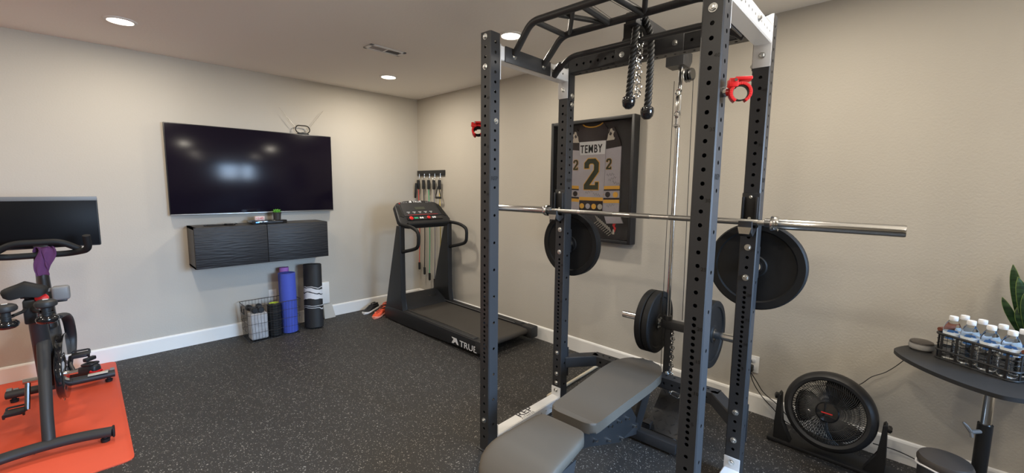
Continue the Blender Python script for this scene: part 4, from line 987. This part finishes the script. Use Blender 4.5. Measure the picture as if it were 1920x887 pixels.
g = G(); g.box((.086, -.05, .838), (.078, .06, .088), .014, seg=3); g.box((.04, -.03, .86), (.05, .02, .02), .004); g.build('bottle_holder', m_grey_plastic, t)
G().box((.088, -.05, .79), (.045, .045, .014), .004).build('holder_base', m_black, t)
g = G(); g.box((-.018, -.33, .80), (.05, .05, .14), .01)
for s_ in (-1, 1): g.tube([(-.018, -.3, .84), (-.018+s_*.02, -.38, .815), (-.018+s_*.05, -.43, .81)], .009, 8); g.lathe([(.030, 0), (.034, .002), (.034, .008), (.028, .008)], (-.018+s_*.074, -.45, .806), (0, 0, 1), 20, cap=False)
g.build('weight_rack', m_black, t)
G().lathe([(.008, -.001), (.010, .0), (.010, .005), (0, .006)], (-.015, -.525, .062), (0, -1, .2), 16).build('blue_light', mat('blue_indicator', (.1, .3, .8), .3, emit=(.15, .35, 1, 1.5)), t)
for s_, lab in ((-1, 'left black bike dumbbell held upright behind the saddle'), (1, 'right black bike dumbbell held upright behind the saddle')):
    wx_ = -3.405+(-.018+s_*.074)+(-.45)*math.sin(.05); wy_ = -1.0+(-.45)+(-.018+s_*.074)*-.05
    d = empty('bike_dumbbell', lab, 'dumbbell', (wx_, wy_, .756), 0, 'dumbbells on the bike'); d.scale = (1.13, 1.13, 1.05)
    for z0_ in (0, .085): G().lathe([(0, 0), (.030, .0), (.040, .008), (.042, .02), (.038, .032), (.026, .04), (0, .042)] if z0_ else [(0, 0), (.028, 0), (.038, .008), (.042, .02), (.040, .03), (.030, .04), (0, .04)], (0, 0, z0_), (0, 0, 1), 28).build('head', m_black_gloss if not z0_ else m_grey_black, d)
    G().cyl((0, 0, .03), (0, 0, .1), .017).build('handle', m_grey_black, d)
    G().box((0, 0, .1275), (.020, .016, .001), .0003).build('logo_mark', m_white_mark, d)
# towel
g = G(); rows = []
for i in range(15):
    u = i/14; row = []
    for j in range(9):
        v = j/8-.5
        ang = PI*.95*(u*1.25-.12) if u < .5 else 0
        if u < .45: th_ = PI*u/.45; y_ = -.035*math.cos(th_)*-1*-1; z_ = .035*math.sin(th_); xx = 0
        else: y_ = .035; z_ = -(u-.45)*.26
        row.append(g.bm.verts.new((v*.085*(1-.25*u)+.012*math.sin(u*9+j)+.03*max(0, u-.45), y_+.008*math.sin(j*1.9+u*4), z_+.006*math.sin(j*2.3))))
    rows.append(row)
for A, B in zip(rows, rows[1:]):
    for j in range(8): g.bm.faces.new((A[j], A[j+1], B[j+1], B[j]))
o = g.build('towel', m_purple, None, 70); md = o.modifiers.new('thick', 'SOLIDIFY'); md.thickness = .010; md2 = o.modifiers.new('sub', 'SUBSURF'); md2.levels = 1; md2.render_levels = 2
tag(o, 'purple towel draped over the bike handlebar post', 'towel', None, (-3.375, -.975, 1.10), PI)
# cycling shoe behind the bike
t = empty('cycling_shoe', 'black and red cycling shoe on the red mat beyond the bike', 'shoe', (-3.275, -.30, .008), .75)
g = G(); rows = []
for (y_, hw_, z0_, z1_) in [(-.12, .024, .012, .10), (-.11, .034, .005, .12), (-.06, .038, .0, .125), (0, .038, .0, .10), (.06, .044, .0, .075), (.11, .040, .004, .055), (.145, .020, .012, .04)]:
    rows.append([g.bm.verts.new((hw_*math.copysign(abs(math.cos(a))**.7, math.cos(a)), y_, (z0_+z1_)/2+(z1_-z0_)/2*math.copysign(abs(math.sin(a))**.7, math.sin(a)))) for a in [2*PI*q/16 for q in range(16)]])
for A, B in zip(rows, rows[1:]):
    for q in range(16): g.bm.faces.new((A[q], A[(q+1) % 16], B[(q+1) % 16], B[q]))
g.bm.faces.new(rows[0]); g.bm.faces.new(list(reversed(rows[-1]))); g.build('upper', m_black, t, 60)
G().tube([(-.036, -.09, .07), (-.02, -.122, .06), (.02, -.122, .06), (.036, -.09, .07)], .011, 8).build('heel_band', m_red, t)
G().tube(fillet([(-.03, -.10, .125), (.03, -.10, .125), (.03, -.02, .115), (-.03, -.02, .115)], .015, 4, True), .010, 8, closed=True).box((0, -.06, .16), (.08, .035, .03), .008).build('strap', m_black, t)
g = G(); g.tube(cat([V(-3.9, -1.62, .014), V(-3.72, -1.45, .014), V(-3.62, -1.36, .014), V(-3.52, -1.36, .016), V(-3.48, -1.44, .014)], 8), .004, 8)
tag(g.build('power_cable', m_cable), 'thin dark cable lying on the red mat by the bike rear foot', 'cable')

# ------------------------------------------------------------------ outlet and cords at right wall
t = empty('wall_outlet', 'white wall outlet with black plugs right of the back right post', 'outlet', (0, -4.135, .34))
G().box((-.003, 0, 0), (.006, .075, .118), .002).build('plate', m_base, t)
for z_ in (.025, -.025): G().box((-.0068, 0, z_), (.003, .034, .03), .004).build('socket', m_white, t)
G().box((-.026, .005, -.025), (.036, .03, .045), .006).box((-.02, .015, .02), (.026, .02, .022), .005).build('plugs', m_black, t)
def cord(pts, lab, name='electric_cord', r=.003): tag(G().tube(cat([V(*p) for p in pts], 8), r, 8).build(name, m_cable), lab, 'cord')
cord([(-.045, -4.13, .30), (-.035, -4.17, .24), (-.03, -4.22, .17), (-.03, -4.30, .12), (-.05, -4.36, .08), (-.07, -4.42, .05)], 'black power cord sagging from the outlet to the fan')
cord([(-.04, -4.12, .34), (-.035, -4.15, .23), (-.035, -4.21, .145), (-.035, -4.28, .085), (-.05, -4.36, .03), (-.06, -4.5, .008)], 'second black cord looping lower from the outlet behind the fan')
cord([(-.06, -4.62, .42), (-.05, -4.70, .40), (-.05, -4.76, .47), (-.05, -4.82, .52), (-.05, -4.88, .60), (-.12, -4.93, .715)], 'thin wavy cord rising from behind the fan to the table', r=.0022)
cord([(-.10, -4.80, .10), (-.06, -4.90, .085), (-.05, -5.0, .06), (-.06, -5.15, .02), (-.06, -5.4, .008)], 'black cord along the baseboard from the fan toward the bin')

# ------------------------------------------------------------------ fan
FC = V(-.262, -4.605, .282); tilt = math.radians(14); FA = V(-math.cos(tilt), math.sin(.02), math.sin(tilt)).normalized()
t = empty('floor_fan', 'black round floor fan with red centre mark beside the wall', 'fan', (FC.x, FC.y, 0))
c0 = V(0, 0, FC.z); R_ = .218
fx, fy = frame_for(FA)
G().lathe([(R_*.775, .050), (R_*.80, .060), (R_*.87, .064), (R_*.94, .055), (R_*.99, .032), (R_, .005), (R_*.99, -.045), (R_*.93, -.088), (R_*.90, -.088), (R_*.95, -.04), (R_*.93, .0), (R_*.86, .03), (R_*.80, .042), (R_*.775, .050)], c0, FA, 72, cap=False).build('housing_ring', m_black, t)
def pp(r_, a, h): return c0+fx*(r_*math.cos(a))+fy*(r_*math.sin(a))+FA*h
g = G()
for k in range(96):
    a = 2*PI*k/96; g.tube([pp(.052, a, .064), pp(.10, a+.10, .068), pp(.145, a+.22, .064), pp(R_*.79, a+.34, .052)], .0019, 4, caps=False)
for rr in (.10, .145): g.torus(c0+FA*.067, FA, rr, .0016, 60, 5)
g.build('front_grille', m_black, t)
g = G()
for k in range(80):
    a = 2*PI*k/80; g.tube([pp(.05, a, -.085), pp(R_*.8, a, -.08), pp(R_*.93, a, -.07)], .0019, 4, caps=False)
for rr in (.09, .13, .165): g.torus(c0-FA*.083, FA, rr, .0016, 60, 5)
g.build('rear_grille', m_black, t)
g = G()
for b_ in range(3):
    a0 = b_*2*PI/3+.95; rows = []
    for i in range(7):
        r_ = .04+.128*i/6; row = []
        for j in range(7):
            v = j/6-.5; wdt = .66+.22*math.sin(PI*i/6); row.append(g.bm.verts.new(pp(r_, a0+v*wdt*1.6+.25*i/6, -.01+v*.05)))
        rows.append(row)
    for A, B in zip(rows, rows[1:]):
        for j in range(6): g.bm.faces.new((A[j], A[j+1], B[j+1], B[j]))
o = g.build('blades', m_black_gloss, t); md = o.modifiers.new('thick', 'SOLIDIFY'); md.thickness = .003
G().lathe([(.045, -.09), (.05, -.05), (.045, .0), (.035, .03)], c0, FA, 28).build('motor', m_black, t)
G().lathe([(.054, .058), (.056, .066), (.05, .074), (.02, .078), (0, .078)], c0, FA, 36).build('hub_cap', m_black_gloss, t)
q = V(0, -1, 0); w2 = FA.cross(q)*-1; w2 = q.cross(FA)*-1
upd = (V(0, 0, 1)-FA*FA.z).normalized(); rtd = upd.cross(FA)
g = G(); g.prism([(-.026, -.003), (.026, -.003), (.026, .003), (-.026, .003)], c0+FA*.0785-upd*.004, rtd, upd, .001); g.build('red_badge', m_red_mark, t)
g = G()
g.box((.035, -.03, .0125), (.16, .64, .022), .006); g.build('base', m_black, t)
for s_ in (-1, 1):
    y_ = s_*(R_+.016)
    yo = s_*(R_+.042); w_ = -s_
    g = G(); pl_ = [(yo, .015), (yo, .12), (yo+w_*.008, FC.z+.02), (yo+w_*.016, FC.z+.030), (yo+w_*.026, FC.z+.02), (yo+w_*.036, .13), (yo+w_*.095, .015)]
    g.prism(pl_, (-.028, 0, 0), (0, 1, 0), (0, 0, 1), .056, .004)
    g.build('side_arm', m_black, t)
    G().lathe([(.02, 0), (.02, .012), (.012, .018), (0, .018)], (0, s_*(R_+.036), FC.z), (0, s_, 0), 20).build('tilt_knob', m_black_gloss, t)

# ------------------------------------------------------------------ round side table and things on it
TC = V(-.365, -5.183, 0); TR = .352; TZ = .75
t = empty('side_table', 'round black table on a chrome column against the right wall', 'table', tuple(TC))
G().prism([(.345*math.copysign(abs(math.cos(a))**(2/1.5), math.cos(a)), .335*math.copysign(abs(math.sin(a))**(2/1.5), math.sin(a))) for a in [2*PI*(k+.5)/96 for k in range(96)]], (0, 0, TZ-.018), (1, 0, 0), (0, 1, 0), .018, .004).build('tabletop', m_grey_black, t)
pc = V(.012, .0, 0)
G().cyl(pc+V(0, 0, .46), pc+V(0, 0, TZ-.018), .019, seg=24).build('column', m_chrome, t)
G().cyl(pc+V(0, 0, .02), pc+V(0, 0, .485), .026, seg=24).build('lower_column', m_black, t)
g = G(); g.cyl(pc+V(-.02, .015, .45), pc+V(-.055, .045, .45), .009)
g.tube([pc+V(-.055, .045, .45), pc+V(-.065, .060, .475), pc+V(-.07, .075, .492)], .006, 8, radii=[.008, .008, .004]); g.tube([pc+V(-.055, .045, .45), pc+V(-.060, .040, .428)], .007, 8); g.build('wing_screw', m_grey_plastic, t)
g = G()
for a in (-.3, PI/2*2.7, PI*1.5): g.tube([pc+V(0, 0, .03), pc+V(.22*math.cos(a), .22*math.sin(a), .014)], .016, 10)
g.build('foot', m_black, t)
tag(G().box((0, 0, -.012), (.07, .05, .022), .004).build('controller_box', mat('dark_blue_plastic', (.03, .04, .10), .4)), 'small dark blue box fixed under the tabletop edge', 'controller box', None, (-.47, -5.005, TZ-.0185), .5)
t = empty('smart_speaker', 'small round grey fabric speaker on the table left of the basket', 'speaker', (-.185, -4.955, TZ))
t.location = (-.275, -4.945, TZ)
G().lathe([(0, 0), (.036, 0), (.046, .008), (.049, .02), (.045, .034)], seg=36).build('fabric_body', m_grey_fabric, t)
G().lathe([(.0465, .034), (.044, .042), (.036, .046), (0, .047)], seg=36).build('top', m_bin_lid, t)
# bottle basket; long axis roughly along the wall
bd_ = V(math.cos(math.radians(237)), math.sin(math.radians(237)), 0); bn = V(0, 0, 1).cross(bd_)
rzb = math.atan2(bd_.y, bd_.x)
BL_, BW_, BHh = .29, .15, .122
bo = V(-.362, -4.985, TZ)
ctr = bo+bd_*(BL_/2)+V(-bd_.y, bd_.x, 0)*(BW_/2)
t = empty('bottle_basket', 'black wire basket with wooden handles full of water bottles', 'basket', tuple(ctr), rzb)
g = G()
def rr_(z_, r_, k=1): g.tube(fillet([(-BL_/2*k, -BW_/2*k, z_), (BL_/2*k, -BW_/2*k, z_), (BL_/2*k, BW_/2*k, z_), (-BL_/2*k, BW_/2*k, z_)], .03, 5, True), r_, 8, closed=True)
rr_(BHh, .0060); rr_(.045, .0052); rr_(.006, .0035)
for z_ in (.072, .095): rr_(z_, .0012)
g.build('rails', m_black, t)
g = G()
for k in range(5):
    x = -BL_/2+.03+(BL_-.06)*k/4
    for s_ in (-1, 1): g.box((x, s_*BW_/2, BHh/2+.001), (.010, .004, BHh), .001)
for k in range(3):
    y = -BW_/2+.03+(BW_-.06)*k/2
    for s_ in (-1, 1): g.box((s_*BL_/2, y, BHh/2+.001), (.004, .010, BHh), .001)
g.build('uprights', m_black, t)
g = G()
for k in range(1, 17):
    x = -BL_/2+BL_*k/17; g.tube([(x, -BW_/2, BHh), (x, -BW_/2, .004), (x, BW_/2, .004), (x, BW_/2, BHh)], .0009, 5)
g.build('wire_mesh', m_black, t)
for s_ in (-1, 1):
    g = G(); g.cyl((s_*(BL_/2+.002), -.045, BHh+.012), (s_*(BL_/2+.002), .045, BHh+.012), .010, seg=14); g.build('wooden_handle', m_wood, t)
bottles = []
def bottle(loc, lab, rz=0):
    t = empty('water_bottle', lab, 'water bottle', loc, rz, 'water bottles in the basket')
    prof = [(0, .002), (.020, 0), (.028, .004), (.0315, .012)]
    for k in range(4): z = .018+k*.016; prof += [(.0315, z), (.0290, z+.004), (.0290, z+.007), (.0315, z+.011)]
    prof += [(.0315, .088), (.0305, .09), (.0305, .135), (.0315, .137), (.0300, .150), (.022, .170), (.0135, .184), (.0125, .190), (0, .190)]
    G().lathe(prof, seg=28).build('body', m_water, t, 60)
    G().lathe([(.0309, .098), (.0309, .131)], seg=28, cap=False).build('label', m_label, t)
    G().lathe([(.0150, .184), (.0155, .186), (.0155, .202), (.0145, .204), (0, .204)], seg=24).build('cap', m_cap, t); return t
k = 0
descr = ['first', 'second', 'third', 'fourth', 'fifth']
for i, u_ in enumerate((.042, .108, .178, .246)):
    for j in range(2):
        lx_ = -BL_/2+u_; ly_ = -BW_/2+(.038 if j == 0 else .108)
        p = ctr+bd_*lx_+V(-bd_.y, bd_.x, 0)*ly_
        lab = descr[i]+' clear water bottle from the basket left end, '+('front row facing the room' if j == 0 else 'back row nearer the wall')
        bottle((p.x, p.y, TZ+.0065), lab)
# snake plant
t = empty('snake_plant', 'tall dark green snake plant with yellow leaf edges at the right picture edge', 'plant', (-.115, -5.335, TZ))
G().lathe([(0, 0), (.055, 0), (.062, .02), (.075, .12), (.078, .125), (.078, .135), (.07, .135), (.068, .12), (0, .115)], seg=36).build('pot', mat('grey_ceramic', (.3, .3, .3), .4), t)
random.seed(3)
def sleaf(base, tip, wd, m_, tw_=0, th=.004, edge=True):
    base = Vector(base); tip = Vector(tip); g = G(); n_ = 12; up_ = (tip-base).normalized(); sd = up_.cross(V(math.cos(tw_), math.sin(tw_), 0)).normalized(); nn = up_.cross(sd)
    rows = []; el, er = [], []
    for i in range(n_+1):
        u = i/n_; c_ = base.lerp(tip, u)+nn*(.012*math.sin(u*PI)); w_ = wd*(.55+.9*u)*(1-u**3.2)**.8 if u < 1 else .0005
        w_ = max(w_, .0006); cup = w_*.35
        rows.append([g.bm.verts.new(c_-sd*w_+nn*cup), g.bm.verts.new(c_), g.bm.verts.new(c_+sd*w_+nn*cup)]); el.append(c_-sd*w_+nn*cup); er.append(c_+sd*w_+nn*cup)
    for A, B in zip(rows, rows[1:]):
        for q_ in range(2): g.bm.faces.new((A[q_], A[q_+1], B[q_+1], B[q_]))
    o = g.build('leaf', m_, t, 80); md = o.modifiers.new('thick', 'SOLIDIFY'); md.thickness = th; md.offset = 0
    g = G(); g.tube(el, .0011, 6); g.tube(er, .0011, 6); g.build('leaf_edge', m_snake_edge, o)
for (bx, by, tx_, ty_, tz_, wd, tw_) in [(.0, .03, .02, .055, .54, .027, .15), (.02, .04, .01, .115, .45, .022, -.3), (-.02, .04, -.04, .10, .40, .026, .3), (.0, .0, -.01, .01, .50, .027, .0), (-.03, .03, -.07, .075, .34, .028, .1), (.02, -.02, .04, -.03, .48, .026, .4), (.01, .05, -.0, .135, .29, .016, -.2), (-.02, -.01, -.06, -.02, .42, .028, .2), (-.03, .03, -.05, .09, .26, .025, 0), (-.02, .02, -.04, .045, .46, .026, .2), (-.03, .01, -.06, .03, .30, .027, .1)]:
    sleaf((bx, by, .11), (tx_, ty_, tz_), wd, m_snake, tw_)

# ------------------------------------------------------------------ bin
t = empty('waste_bin', 'small round grey bin with dark lid and white liner under the table', 'bin', (-.515, -5.065, 0))
G().lathe([(0, .0), (.078, 0), (.08, .004), (.090, .300), (.088, .302)], seg=48, cap=False).build('body', m_bin, t)
G().lathe([(.0905, .302), (.094, .304), (.095, .318), (.088, .333), (.05, .340), (0, .342)], seg=48, cap=False).build('lid', m_bin_lid, t)
g = G(); pts = []
for k in range(40):
    a = 2*PI*k/40; pts.append((.0925*math.cos(a), .0925*math.sin(a), .292+.008*math.sin(3*a)))
g.tube(pts, .005, 6, closed=True); g.build('liner', m_bag, t)
